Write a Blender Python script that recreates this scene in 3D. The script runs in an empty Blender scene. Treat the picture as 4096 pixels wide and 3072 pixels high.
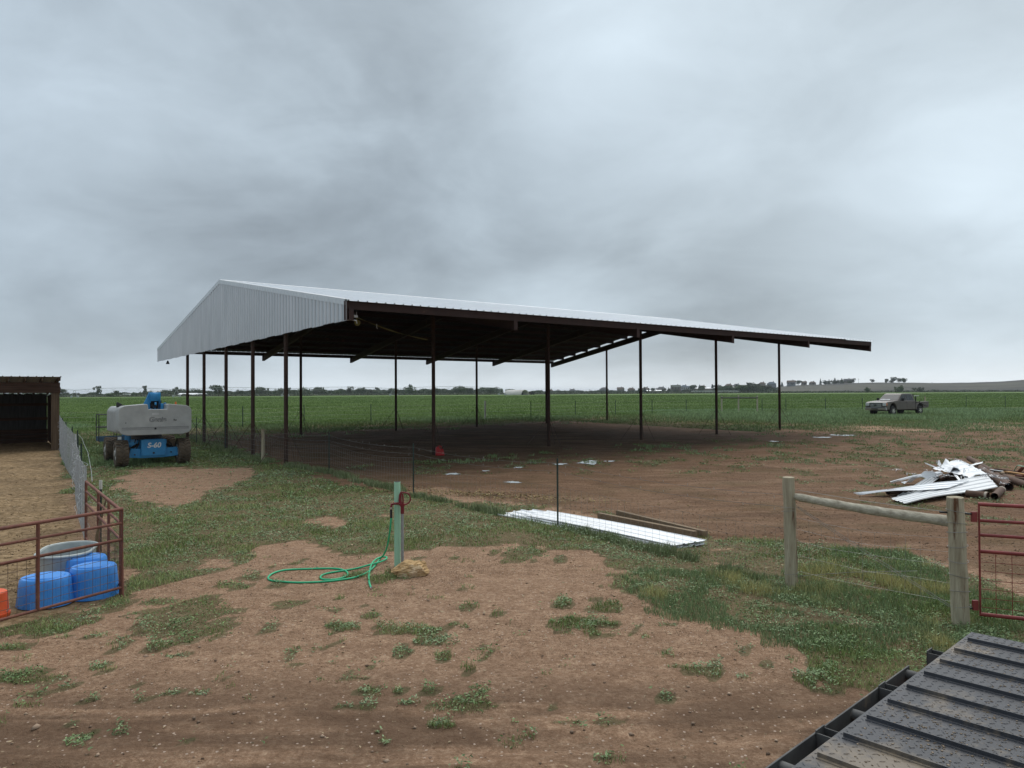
import bpy, math, random
import numpy as np
from mathutils import Vector, Matrix

sc = bpy.context.scene
# ---------------------------------------------------------------- camera
CAMH, FPX = 2.6, 2880.0
PITCH, ROLL = math.radians(0.756), -0.0053
cam_d = bpy.data.cameras.new("camera")
cam = bpy.data.objects.new("camera", cam_d)
sc.collection.objects.link(cam)
cam_d.sensor_width = 36.0
cam_d.lens = FPX / 4096 * 36.0
cam_d.clip_start, cam_d.clip_end = 0.05, 20000
RM = Matrix.Rotation(math.radians(90) + PITCH, 3, 'X') @ Matrix.Rotation(ROLL, 3, 'Z')
cam.matrix_world = Matrix.Translation((0, 0, CAMH)) @ RM.to_4x4()
sc.camera = cam
# ---------------------------------------------------------------- exposure
sc.view_settings.view_transform = 'Standard'
sc.view_settings.look = 'None'
sc.view_settings.exposure = 0.82
sc.view_settings.gamma = 1.0
try: sc.view_settings.use_curve_mapping = False
except Exception: pass
# ---------------------------------------------------------------- sun (overcast)
SUN_EL, SUN_AZ = math.radians(62), math.radians(20)
ld = bpy.data.lights.new("sun", 'SUN'); ld.energy = 1.5; ld.angle = math.radians(75); ld.color = (1.0, 0.97, 0.93)
sun = bpy.data.objects.new("sun", ld); sc.collection.objects.link(sun)
sdir = Vector((math.sin(SUN_AZ) * math.cos(SUN_EL), math.cos(SUN_AZ) * math.cos(SUN_EL), math.sin(SUN_EL)))
sun.rotation_euler = sdir.to_track_quat('Z', 'Y').to_euler()
# ---------------------------------------------------------------- world sky with cloud deck
w = bpy.data.worlds.new("World"); sc.world = w; w.use_nodes = True
nt = w.node_tree; N = nt.nodes; Lk = nt.links; N.clear()
def nd(t, **k):
    n = N.new(t)
    for a, b in k.items():
        if a.startswith('i_'): n.inputs[int(a[2:])].default_value = b
        else: setattr(n, a, b)
    return n
def wmath(op, a, b=None, c=None):
    n = N.new('ShaderNodeMath'); n.operation = op
    for i, v in enumerate((a, b, c)):
        if v is None: continue
        if isinstance(v, (int, float)): n.inputs[i].default_value = v
        else: Lk.new(v, n.inputs[i])
    return n.outputs[0]
out = nd('ShaderNodeOutputWorld'); bg = nd('ShaderNodeBackground'); Lk.new(bg.outputs[0], out.inputs[0])
bg.inputs[1].default_value = 0.1
sky = nd('ShaderNodeTexSky'); sky.sky_type = 'NISHITA'; sky.sun_disc = False
sky.sun_elevation = SUN_EL; sky.sun_rotation = SUN_AZ
tc = nd('ShaderNodeTexCoord'); sep = nd('ShaderNodeSeparateXYZ'); Lk.new(tc.outputs['Generated'], sep.inputs[0])
zc = wmath('MAXIMUM', sep.outputs[2], 0.0)
den = wmath('ADD', zc, 0.10)
cu = wmath('DIVIDE', sep.outputs[0], den); cv = wmath('DIVIDE', sep.outputs[1], den)
cmb = nd('ShaderNodeCombineXYZ'); Lk.new(wmath('MULTIPLY', sep.outputs[0], 2.0), cmb.inputs[0]); Lk.new(wmath('MULTIPLY', sep.outputs[1], 2.0), cmb.inputs[1])
Lk.new(wmath('MULTIPLY', wmath('POWER', zc, 0.8), 3.1), cmb.inputs[2])
def wnoise(scale, loc, sx=1.0, sy=1.0, detail=4, rough=0.5, rot=0.0, dist=0.0):
    m = nd('ShaderNodeMapping'); Lk.new(cmb.outputs[0], m.inputs[0])
    m.inputs[1].default_value = loc; m.inputs[2].default_value = (0, 0, rot); m.inputs[3].default_value = (sx, sy, 1)
    n = nd('ShaderNodeTexNoise'); Lk.new(m.outputs[0], n.inputs[0])
    n.inputs['Scale'].default_value = scale; n.inputs['Detail'].default_value = detail; n.inputs['Roughness'].default_value = rough
    n.inputs['Distortion'].default_value = dist
    return n.outputs[0]
def pdir(px, py):
    v = RM @ Vector(((px - 1106) / (FPX * 0.54), (829.5 - py) / (FPX * 0.54), -1)); return v.normalized()
def blob(px, py, width, amp, stretch=1.0):
    """a soft lighter or darker mass of the cloud deck round one direction of the sky"""
    d = pdir(px, py)
    vm = nd('ShaderNodeVectorMath', operation='SUBTRACT'); Lk.new(tc.outputs['Generated'], vm.inputs[0]); vm.inputs[1].default_value = d
    m2 = nd('ShaderNodeVectorMath', operation='MULTIPLY'); Lk.new(vm.outputs[0], m2.inputs[0]); m2.inputs[1].default_value = (1 / stretch, 1, 1)
    ln = nd('ShaderNodeVectorMath', operation='LENGTH'); Lk.new(m2.outputs[0], ln.inputs[0])
    dd = wmath('ADD', ln.outputs['Value'], wmath('MULTIPLY', wmath('SUBTRACT', n1, 0.5), 0.5))
    q = wmath('DIVIDE', dd, width); q = wmath('MULTIPLY', q, q); q = wmath('MULTIPLY', q, -1.0)
    return wmath('MULTIPLY', wmath('EXPONENT', q), amp)
n1 = wnoise(1.25, (3.1, 1.7, 0), 0.9, 1.0, 6, 0.5, 0.0, 0.35)
n2 = wnoise(3.2, (7.3, 2.2, 0), 0.75, 1.0, 7, 0.58, 0.0, 0.5)
n3 = wnoise(0.25, (1.0, 5.0, 0), 1, 1, 2, 0.5)
val = wmath('ADD', 0.312, wmath('MULTIPLY', wmath('SUBTRACT', n1, 0.5), 0.36))
val = wmath('ADD', val, wmath('MULTIPLY', wmath('SUBTRACT', n2, 0.5), 0.17))
for b in ((1330, 110, 0.16, 0.16, 1.3), (2120, 440, 0.20, 0.16, 0.9), (880, 470, 0.20, -0.085, 1.3), (700, 60, 0.15, -0.04, 2.0),
          (1700, 600, 0.13, -0.075, 1.8), (150, 720, 0.16, -0.03, 1.8), (60, 60, 0.15, 0.05, 1.2), (1150, 760, 0.05, -0.02, 5.0), (200, 430, 0.12, 0.03, 1.6), (1900, 60, .2, .03, 1.5)):
    val = wmath('ADD', val, blob(*b))
# bright gap along the horizon
hz = wmath('MULTIPLY', wmath('EXPONENT', wmath('MULTIPLY', zc, -42.0)), 0.36)
hz = wmath('MULTIPLY', hz, wmath('ADD', 0.75, wmath('MULTIPLY', sep.outputs[0], 0.6)))
hz2 = wmath('MULTIPLY', wmath('EXPONENT', wmath('MULTIPLY', zc, -9.0)), 0.075)
val = wmath('ADD', val, hz2)
tint = nd('ShaderNodeValToRGB'); Lk.new(n3, tint.inputs[0])
tint.color_ramp.elements[0].position = 0.35; tint.color_ramp.elements[0].color = (0.785, 0.965, 1.13, 1)
tint.color_ramp.elements[1].position = 0.65; tint.color_ramp.elements[1].color = (0.87, 0.98, 1.045, 1)
# bluer to one side and low, greyer to the other
bl = wmath('MULTIPLY', wmath('SUBTRACT', 0.35, sep.outputs[0]), 0.5)
mixb = nd('ShaderNodeMix'); mixb.data_type = 'RGBA'; mixb.clamp_factor = True
Lk.new(bl, mixb.inputs[0]); mixb.inputs[6].default_value = (0.87, 0.985, 1.06, 1); mixb.inputs[7].default_value = (0.755, 0.97, 1.24, 1)
mt = nd('ShaderNodeMix'); mt.data_type = 'RGBA'; mt.blend_type = 'MIX'; mt.inputs[0].default_value = 0.5
Lk.new(tint.outputs[0], mt.inputs[6]); Lk.new(mixb.outputs[2], mt.inputs[7])
sc1 = nd('ShaderNodeVectorMath', operation='SCALE'); Lk.new(mt.outputs[2], sc1.inputs[0]); Lk.new(val, sc1.inputs['Scale'])
hc = nd('ShaderNodeVectorMath', operation='SCALE'); hc.inputs[0].default_value = (1.06, 1.0, 0.93); Lk.new(hz, hc.inputs['Scale'])
ad = nd('ShaderNodeVectorMath', operation='ADD'); Lk.new(sc1.outputs[0], ad.inputs[0]); Lk.new(hc.outputs[0], ad.inputs[1])
sc2 = nd('ShaderNodeVectorMath', operation='SCALE'); Lk.new(ad.outputs[0], sc2.inputs[0]); sc2.inputs['Scale'].default_value = 10.0
mx = nd('ShaderNodeMix'); mx.data_type = 'RGBA'; mx.inputs[0].default_value = 0.97
Lk.new(sky.outputs[0], mx.inputs[6]); Lk.new(sc2.outputs[0], mx.inputs[7]); Lk.new(mx.outputs[2], bg.inputs[0])
# ================================================================ helpers
random.seed(7); rng = np.random.default_rng(7)
COL = sc.collection
YAW = math.radians(36.7)
DX, DY = (math.cos(YAW), math.sin(YAW)), (-math.sin(YAW), math.cos(YAW))   # the farm's grid
def hsh(ix, iy, s):
    n = (ix.astype(np.int64) * 374761393 + iy.astype(np.int64) * 668265263 + s * 1442695041) & 0x7fffffff
    n = ((n ^ (n >> 13)) * 1274126177) & 0x7fffffff
    return ((n ^ (n >> 16)) & 0xffff) / 65535.0
def vn(x, y, s=0):
    ix, iy = np.floor(x), np.floor(y); fx, fy = x - ix, y - iy
    fx, fy = fx * fx * (3 - 2 * fx), fy * fy * (3 - 2 * fy)
    a, b, c, d = hsh(ix, iy, s), hsh(ix + 1, iy, s), hsh(ix, iy + 1, s), hsh(ix + 1, iy + 1, s)
    return (a * (1 - fx) + b * fx) * (1 - fy) + (c * (1 - fx) + d * fx) * fy
def fbm(x, y, s=0, o=4):
    t, a, n = 0.0, 0.5, 0.0
    for i in range(o):
        t = t + a * vn(x * 2 ** i, y * 2 ** i, s + i * 17); n += a; a *= 0.55
    return t / n
def ss(a, b, x):
    t = np.clip((x - a) / (b - a), 0, 1); return t * t * (3 - 2 * t)
def zt(x, y):
    x, y = np.asarray(x, float), np.asarray(y, float)
    z = 0.0125 * np.clip(y - 22, 0, 38) + 1.28 * ss(55, 420, y)
    near = 1 - ss(18, 45, y)
    for y0_, sl_, w_ in ((5.35, .06, .13), (5.95, .05, .12), (7.1, -.10, .11)):
        q = (y - y0_ - sl_ * x - .15 * np.sin(x * .5)) / w_
        z = z - .022 * np.exp(-q * q) * (.5 + .8 * vn(x * 5, y * 5, 9)) + .012 * np.exp(-(np.abs(q) - 1.5) ** 2 * 2)
    z = z + (fbm(x * 1.9, y * 1.9, 203, 3) - 0.5) * 0.035 * (1 - ss(10, 22, y))
    z = z + (fbm(x * 0.35, y * 0.35, 3, 3) - 0.5) * 0.09 * (0.35 + 0.65 * near) * (1 - ss(150, 300, y))
    return z
def zg(x, y): return float(zt(x, y))
def ray(u, v):
    return RM @ Vector(((u - 2048) / FPX, (1536 - v) / FPX, -1))
def G(u, v, z=None, dz=0.0):
    d = ray(u, v); zz = 0.0 if z is None else z
    for _ in range(12):
        t = (zz - CAMH) / d.z; p = Vector((0, 0, CAMH)) + d * t
        if z is not None: break
        zz = zg(p.x, p.y) + dz
    return p
def G2(u, v, z=None): return G(u * 4096 / 2212, v * 4096 / 2212, z)
def AT(u, v, Y):
    d = ray(u, v); return Vector((0, 0, CAMH)) + d * (Y / d.y)

def mat(name, c1, c2=None, rough=0.6, metal=0.0, scale=5.0, bump=0.0, detail=5, stretch=(1, 1, 1), spec=0.4, c3=None, c3t=0.62, coords='Object', bscale=None, trans=0.0):
    m = bpy.data.materials.new(name); m.use_nodes = True; t = m.node_tree; b = t.nodes['Principled BSDF']
    b.inputs['Roughness'].default_value = rough; b.inputs['Metallic'].default_value = metal
    b.inputs['Specular IOR Level'].default_value = spec
    if c2 is None: c2 = tuple(x * 0.8 for x in c1)
    tcn = t.nodes.new('ShaderNodeTexCoord'); mp = t.nodes.new('ShaderNodeMapping'); mp.inputs[3].default_value = stretch
    t.links.new(tcn.outputs[coords], mp.inputs[0])
    n = t.nodes.new('ShaderNodeTexNoise'); n.inputs['Scale'].default_value = scale; n.inputs['Detail'].default_value = detail; n.inputs['Roughness'].default_value = 0.6
    t.links.new(mp.outputs[0], n.inputs[0])
    r = t.nodes.new('ShaderNodeValToRGB'); r.color_ramp.elements[0].position = 0.3; r.color_ramp.elements[1].position = 0.7
    r.color_ramp.elements[0].color = (*c2, 1); r.color_ramp.elements[1].color = (*c1, 1)
    t.links.new(n.outputs[0], r.inputs[0]); last = r.outputs[0]
    if c3 is not None:
        n2 = t.nodes.new('ShaderNodeTexNoise'); n2.inputs['Scale'].default_value = scale * 0.55; n2.inputs['Detail'].default_value = 8; n2.inputs['Roughness'].default_value = 0.7
        t.links.new(mp.outputs[0], n2.inputs[0])
        r2 = t.nodes.new('ShaderNodeValToRGB'); r2.color_ramp.elements[0].position = c3t - 0.05; r2.color_ramp.elements[1].position = c3t + 0.05
        t.links.new(n2.outputs[0], r2.inputs[0])
        mm = t.nodes.new('ShaderNodeMix'); mm.data_type = 'RGBA'; t.links.new(r2.outputs[0], mm.inputs[0]); t.links.new(last, mm.inputs[6]); mm.inputs[7].default_value = (*c3, 1)
        last = mm.outputs[2]
    t.links.new(last, b.inputs['Base Color'])
    if bump:
        bn = t.nodes.new('ShaderNodeBump'); bn.inputs['Strength'].default_value = min(1, bump); bn.inputs['Distance'].default_value = 0.02
        n4 = n
        if bscale:
            n4 = t.nodes.new('ShaderNodeTexNoise'); n4.inputs['Scale'].default_value = bscale; n4.inputs['Detail'].default_value = 6; t.links.new(mp.outputs[0], n4.inputs[0])
        t.links.new(n4.outputs[0], bn.inputs['Height']); t.links.new(bn.outputs[0], b.inputs['Normal'])
    return m

class MB:
    def __init__(s): s.v = []; s.f = []
    def add(s, vs, fs):
        o = len(s.v); s.v += [tuple(p) for p in vs]; s.f += [tuple(i + o for i in f) for f in fs]; return s
    def box(s, c, d, rz=0.0, M=None):
        x, y, z = d[0] / 2, d[1] / 2, d[2] / 2
        p = [Vector(q) for q in ((-x, -y, -z), (x, -y, -z), (x, y, -z), (-x, y, -z), (-x, -y, z), (x, -y, z), (x, y, z), (-x, y, z))]
        R = Matrix.Rotation(rz, 3, 'Z') if M is None else M
        return s.add([R @ q + Vector(c) for q in p], [(0, 3, 2, 1), (4, 5, 6, 7), (0, 1, 5, 4), (1, 2, 6, 5), (2, 3, 7, 6), (3, 0, 4, 7)])
    def beam(s, a, b, w, h, up=(0, 0, 1)):
        a, b = Vector(a), Vector(b); d = (b - a); L = d.length; d.normalize(); up = Vector(up)
        sd = d.cross(up)
        if sd.length < 1e-4: sd = d.cross(Vector((1, 0, 0)))
        sd.normalize(); u = sd.cross(d); M = Matrix((sd, d, u)).transposed()
        return s.box((a + b) / 2, (w, L, h), M=M)
    def cyl(s, a, b, r0, r1=None, seg=12, caps=True):
        r1 = r0 if r1 is None else r1; a, b = Vector(a), Vector(b); d = (b - a).normalized()
        e = d.cross(Vector((0, 0, 1)))
        if e.length < 1e-3: e = Vector((1, 0, 0))
        e.normalize(); g = d.cross(e); vs = []
        for c, r in ((a, r0), (b, r1)):
            for i in range(seg):
                t = 2 * math.pi * i / seg; vs.append(c + e * r * math.cos(t) + g * r * math.sin(t))
        fs = [(i, (i + 1) % seg, seg + (i + 1) % seg, seg + i) for i in range(seg)]
        if caps: fs += [tuple(range(seg))[::-1], tuple(range(seg, 2 * seg))]
        return s.add(vs, fs)
    def tube(s, pts, r, seg=8, closed=False):
        pts = [Vector(p) for p in pts]; n = len(pts); vs = []; prev = None
        for k, p in enumerate(pts):
            if closed: d = pts[(k + 1) % n] - pts[k - 1]
            else: d = pts[min(k + 1, n - 1)] - pts[max(k - 1, 0)]
            if d.length < 1e-9: d = Vector((0, 0, 1))
            d.normalize()
            if prev is None:
                e = d.cross(Vector((0, 0, 1)))
                if e.length < 1e-2: e = d.cross(Vector((1, 0, 0)))
            else: e = prev - d * prev.dot(d)
            e.normalize(); prev = e; g = d.cross(e); rr = r[k] if isinstance(r, (list, tuple)) else r
            for i in range(seg):
                t = 2 * math.pi * i / seg; vs.append(p + e * rr * math.cos(t) + g * rr * math.sin(t))
        fs = []
        for k in range(n if closed else n - 1):
            k2 = (k + 1) % n
            fs += [(k * seg + i, k * seg + (i + 1) % seg, k2 * seg + (i + 1) % seg, k2 * seg + i) for i in range(seg)]
        if not closed: fs += [tuple(range(seg))[::-1], tuple(range((n - 1) * seg, n * seg))]
        return s.add(vs, fs)
    def prism(s, poly, a0, a1, axis='y', M=None):
        """poly in the two other axes; extruded from a0 to a1 along axis"""
        def P(q, t):
            x, z = q
            v = {'y': (x, t, z), 'x': (t, x, z), 'z': (x, z, t)}[axis]
            return Vector(v) if M is None else M @ Vector(v)
        n = len(poly)
        return s.add([P(q, a0) for q in poly] + [P(q, a1) for q in poly],
                     [tuple(range(n))[::-1], tuple(range(n, 2 * n))] + [(i, (i + 1) % n, n + (i + 1) % n, n + i) for i in range(n)])
    def lathe(s, c, prof, seg=24, sx=1.0, sy=1.0, rz=0.0):
        vs = []
        for r, z in prof:
            for i in range(seg):
                t = 2 * math.pi * i / seg; x, y = r * sx * math.cos(t), r * sy * math.sin(t)
                vs.append((c[0] + x * math.cos(rz) - y * math.sin(rz), c[1] + x * math.sin(rz) + y * math.cos(rz), c[2] + z))
        fs = []
        for k in range(len(prof) - 1):
            fs += [(k * seg + i, k * seg + (i + 1) % seg, (k + 1) * seg + (i + 1) % seg, (k + 1) * seg + i) for i in range(seg)]
        return s.add(vs, fs)
    def pipe(s, a, b, r, wall=0.008, seg=18):
        a, b = Vector(a), Vector(b); d = (b - a).normalized(); ri = r - wall
        s.cyl(a, b, r, r, seg, False); s.cyl(a, b, ri, ri, seg, False)
        for c in (a, b):
            e = d.cross(Vector((0, 0, 1))); e.normalize(); g = d.cross(e); vs = []
            for rr in (r, ri):
                for i in range(seg):
                    t = 2 * math.pi * i / seg; vs.append(c + e * rr * math.cos(t) + g * rr * math.sin(t))
            s.add(vs, [(i, (i + 1) % seg, seg + (i + 1) % seg, seg + i) for i in range(seg)])
        return s
    def build(s, name, m, parent=None, smooth=35, bevel=0.0, solid=0.0, sub=0):
        me = bpy.data.meshes.new(name); me.from_pydata([tuple(p) for p in s.v], [], s.f); me.validate(); me.update()
        if smooth:
            me.polygons.foreach_set('use_smooth', [True] * len(me.polygons))
            me.set_sharp_from_angle(angle=math.radians(smooth))
        o = bpy.data.objects.new(name, me); COL.objects.link(o); me.materials.append(m)
        if parent: o.parent = parent
        if solid: k = o.modifiers.new('s', 'SOLIDIFY'); k.thickness = solid; k.offset = 0
        if bevel: k = o.modifiers.new('b', 'BEVEL'); k.width = bevel; k.segments = 3; k.limit_method = 'ANGLE'
        if sub: k = o.modifiers.new('u', 'SUBSURF'); k.levels = sub; k.render_levels = sub
        return o
def empty(name, loc=(0, 0, 0), rz=0.0):
    o = bpy.data.objects.new(name, None); COL.objects.link(o); o.location = loc; o.rotation_euler = (0, 0, rz); o.empty_display_size = 0.3; return o
def tag(o, label, cat, group=None, kind=None):
    o['label'] = label; o['category'] = cat
    if group: o['group'] = group
    if kind: o['kind'] = kind
    return o
def copy_tree(o, parent=None):
    c = o.copy(); COL.objects.link(c)
    if parent: c.parent = parent
    for ch in list(o.children): copy_tree(ch, c)
    return c
def text_mesh(name, body, size, m, parent, loc, rot, extrude=0.004, shear=0.0, bold=0.0, align='CENTER'):
    cu = bpy.data.curves.new(name, 'FONT'); cu.body = body; cu.size = size; cu.extrude = extrude; cu.shear = shear; cu.offset = bold; cu.align_x = align; cu.align_y = 'CENTER'
    t = bpy.data.objects.new(name, cu); COL.objects.link(t)
    bpy.context.view_layer.update()
    me = bpy.data.meshes.new_from_object(t.evaluated_get(bpy.context.evaluated_depsgraph_get()))
    bpy.data.objects.remove(t)
    me.materials.clear(); me.materials.append(m)
    o = bpy.data.objects.new(name, me); COL.objects.link(o); o.parent = parent; o.location = loc; o.rotation_euler = rot
    return o
def np_mesh(name, V, F, m, col=None):
    """V (n,3), F (k,3) triangles or (k,4) quads, col (n,3) optional point colours"""
    me = bpy.data.meshes.new(name); n, k, c = len(V), len(F), F.shape[1]
    me.vertices.add(n); me.vertices.foreach_set('co', V.astype(np.float32).ravel())
    me.loops.add(k * c); me.loops.foreach_set('vertex_index', F.astype(np.int32).ravel())
    me.polygons.add(k); me.polygons.foreach_set('loop_start', np.arange(0, k * c, c, dtype=np.int32))
    me.update(calc_edges=True)
    if col is not None:
        a = me.color_attributes.new('Col', 'FLOAT_COLOR', 'POINT'); cc = np.ones((n, 4), np.float32); cc[:, :col.shape[1]] = col; a.data.foreach_set('color', cc.ravel())
    me.materials.append(m); o = bpy.data.objects.new(name, me); COL.objects.link(o); return o
# ---------------------------------------------------------------- zones of the ground, as polygons on the ground
def poly2(pts): return np.array([G2(a, b)[:2] for a, b in pts])
def pip(x, y, P):
    ins = np.zeros(x.shape, bool); n = len(P); j = n - 1
    for i in range(n):
        xi, yi, xj, yj = P[i][0], P[i][1], P[j][0], P[j][1]
        if yi != yj: ins ^= ((yi > y) != (yj > y)) & (x < (xj - xi) * (y - yi) / (yj - yi) + xi)
        j = i
    return ins
GR_MAIN = poly2([(120, 905), (130, 990), (170, 1090), (262, 1120), (272, 1280), (60, 1345), (-300, 1400), (-300, 1465), (0, 1372), (215, 1318), (300, 1275), (430, 1252), (530, 1212), (575, 1178), (700, 1160), (760, 1200), (850, 1195),
    (1040, 1182), (1290, 1185), (1340, 1270), (1480, 1345), (1650, 1370), (1760, 1400), (1770, 1470), (1880, 1485), (2000, 1420), (2100, 1400), (2500, 1500), (2700, 1380), (2212, 1290), (2060, 1235), (1960, 1195), (1720, 1175),
    (1520, 1158), (1300, 1112), (1120, 1090), (960, 1080), (860, 1068), (720, 1040), (600, 1000), (500, 965), (430, 942), (400, 925), (330, 905)])
GR_BARE = [poly2(p) for p in ([(235, 1030), (330, 1008), (520, 1012), (545, 1035), (500, 1050), (430, 1066), (400, 1092), (300, 1082), (250, 1055)],
                              [(625, 1122), (690, 1112), (760, 1122), (740, 1142), (700, 1136)], [(380, 1215), (460, 1200), (480, 1230), (400, 1240)],
                              [(1120, 1103), (1200, 1092), (1530, 1170), (1420, 1185)])]
YARD = poly2([(436, 950), (700, 1015), (1110, 1085), (1520, 1158), (1960, 1195), (2700, 1390), (3600, 1400), (3600, 960), (2212, 925), (1900, 932), (1500, 940), (1400, 905), (1000, 902), (560, 912), (436, 935)])
SHED = [(-0.5, -1), (31.5, -1), (31.5, 26), (-0.5, 26)]
PEN = np.array([(-24.8, 39.0), (-20.3, 32.7), (-12.0, 19.4), (-7.4, 12.5), (-5.1, 9.4), (-6.7, 6.2), (-40, 4), (-40, 30)])
TUFTS = [(400, 1328, 105, 34), (430, 1355, 90, 26), (350, 1390, 36, 14), (345, 1300, 40, 10), (90, 1350, 120, 24), (60, 1460, 75, 16), (225, 1440, 32, 9), (500, 1265, 38, 10), (620, 1300, 38, 10), (600, 1258, 18, 6), (540, 1245, 24, 8),
         (740, 1355, 52, 12), (800, 1330, 26, 6), (890, 1358, 80, 12), (935, 1380, 42, 16), (866, 1403, 26, 10), (960, 1412, 28, 12), (1120, 1200, 58, 16), (1245, 1345, 90, 14), (1280, 1365, 30, 10), (1215, 1300, 22, 12), (1310, 1306, 34, 14),
         (1525, 1440, 48, 17), (1440, 1500, 14, 9), (1075, 1325, 12, 5), (1010, 1440, 20, 8), (716, 1425, 18, 7), (1005, 1350, 10, 5), (840, 1245, 44, 12), (690, 1465, 14, 5), (795, 1490, 20, 5), (860, 1490, 14, 6), (925, 1487, 18, 8),
         (880, 1515, 36, 6), (950, 1560, 40, 8), (830, 1600, 14, 6), (1210, 1210, 14, 6), (1030, 1310, 10, 4), (300, 1505, 14, 6), (200, 1510, 18, 5), (1180, 1450, 16, 5), (980, 1345, 12, 4), (500, 1480, 14, 5), (60, 1520, 40, 6), (150, 1480, 26, 6), (740, 1290, 14, 5), (1060, 1475, 8, 3), (20, 1400, 40, 8), (255, 1395, 18, 5), (770, 1240, 30, 6), (1600, 1400, 18, 8), (1655, 1430, 18, 8), (1395, 1372, 20, 6), (1735, 1465, 26, 12)]
TUFTW = []
for (u, v, a, b) in TUFTS:
    c = G2(u, v, 0.0); e = G2(u + a, v, 0.0); f1 = G2(u, v - b, 0.0); TUFTW.append((c.x, c.y, abs(e.x - c.x), abs(f1.y - c.y)))
def tolocal(x, y):
    dx, dy = x + 4.87, y - 21.45
    return dx * DX[0] + dy * DX[1], dx * DY[0] + dy * DY[1]
def zones(x, y):
    """grass density, yard, pen, field weights in 0..1 at ground points"""
    d = np.maximum(y, 3.0); wa = 0.035 * d
    wx = x + (fbm(x * 0.9, y * 0.9, 11) - 0.5) * 2.6 * np.clip(wa, .2, 1.6); wy = y + (fbm(x * 0.9, y * 0.9, 29) - 0.5) * 2.6 * np.clip(wa, .2, 1.6)
    g = pip(wx, wy, GR_MAIN).astype(float)
    for B in GR_BARE: g = np.where(pip(wx, wy, B), 0.07, g)
    patch = fbm(x * 1.1, y * 1.1, 5, 4)
    g = g * np.clip((patch - 0.18) * 7, 0.55, 1)
    big = fbm(x * 0.35 + 3, y * 0.35, 8, 3)
    g = g * np.clip(0.95 + (big - 0.42) * 5, 0.65, 1)
    for (cx, cy, rx, ry) in TUFTW:
        q = ((x - cx) / rx) ** 2 + ((y - cy) / ry) ** 2
        if q.min() < 3: g = np.maximum(g, (q + (fbm(x * 6, y * 6, 91, 3) - 0.5) * 2.2 < 0.8) * 1.0)
    yard = pip(wx, wy, YARD).astype(float)
    pen = pip(x + (wx - x) * .4, y + (wy - y) * .4, PEN).astype(float)
    lx, ly = tolocal(x, y)
    inbarn = (lx > -0.6) & (lx < 33) & (ly > -3) & (ly < 24)
    # transition to the field behind the barn
    back = (0.20 * (y - 39 - 0.18 * x) + (fbm(x * .3, y * .3, 41, 3) - .5) * 4)
    back = np.where(x < -11 - 0.35 * (y - 28), 9.0, back)
    back = np.where(ly < 22.5, np.where(lx > 28, back, -9.0), np.clip((ly - 22.5) * 1.2 - 0.3, -1, 1.2) + (fbm(x * .4, y * .4, 43, 3) - .5) * 3)
    back = np.where((x < -10) & (lx < -0.4), 3.0, back)
    gb = np.clip(back * 0.55 + 0.4, 0, 1) * (y > 28)
    yard = np.where(inbarn, 1.0, yard)
    g = np.where(pen > .5, 0.0, np.maximum(g, np.where((lx < -.3) | (y > 38), gb, 0)))
    sparse = (fbm(x * 1.7, y * 1.2, 61, 4) > 0.60) & (yard > .5) & (~inbarn) & ((x > 8) & (y > 14))
    g = np.where(sparse & (g < .3), 0.4, g)
    sp2 = (fbm(x * 1.3, y * 1.0, 66, 4) > 0.575) & (yard > .5) & ((ly < 4) | (ly > 19)) & (y > 23)
    g = np.where(sp2 & (g < .3), 0.35, g)
    g = np.where((yard < .5) & (pen < .5) & (y < 16) & (g < .05) & (fbm(x * 3.3, y * 3.3, 71, 4) > 0.70), 0.5, g)
    fld = ss(-1.5, 1.5, y - (64.5 + 0.75 * x * (x < 0) * .9 + 0.42 * np.clip(x, 0, 80)))
    g = np.where(fld > .5, 1.0, g)
    return g, yard, pen, fld
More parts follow.
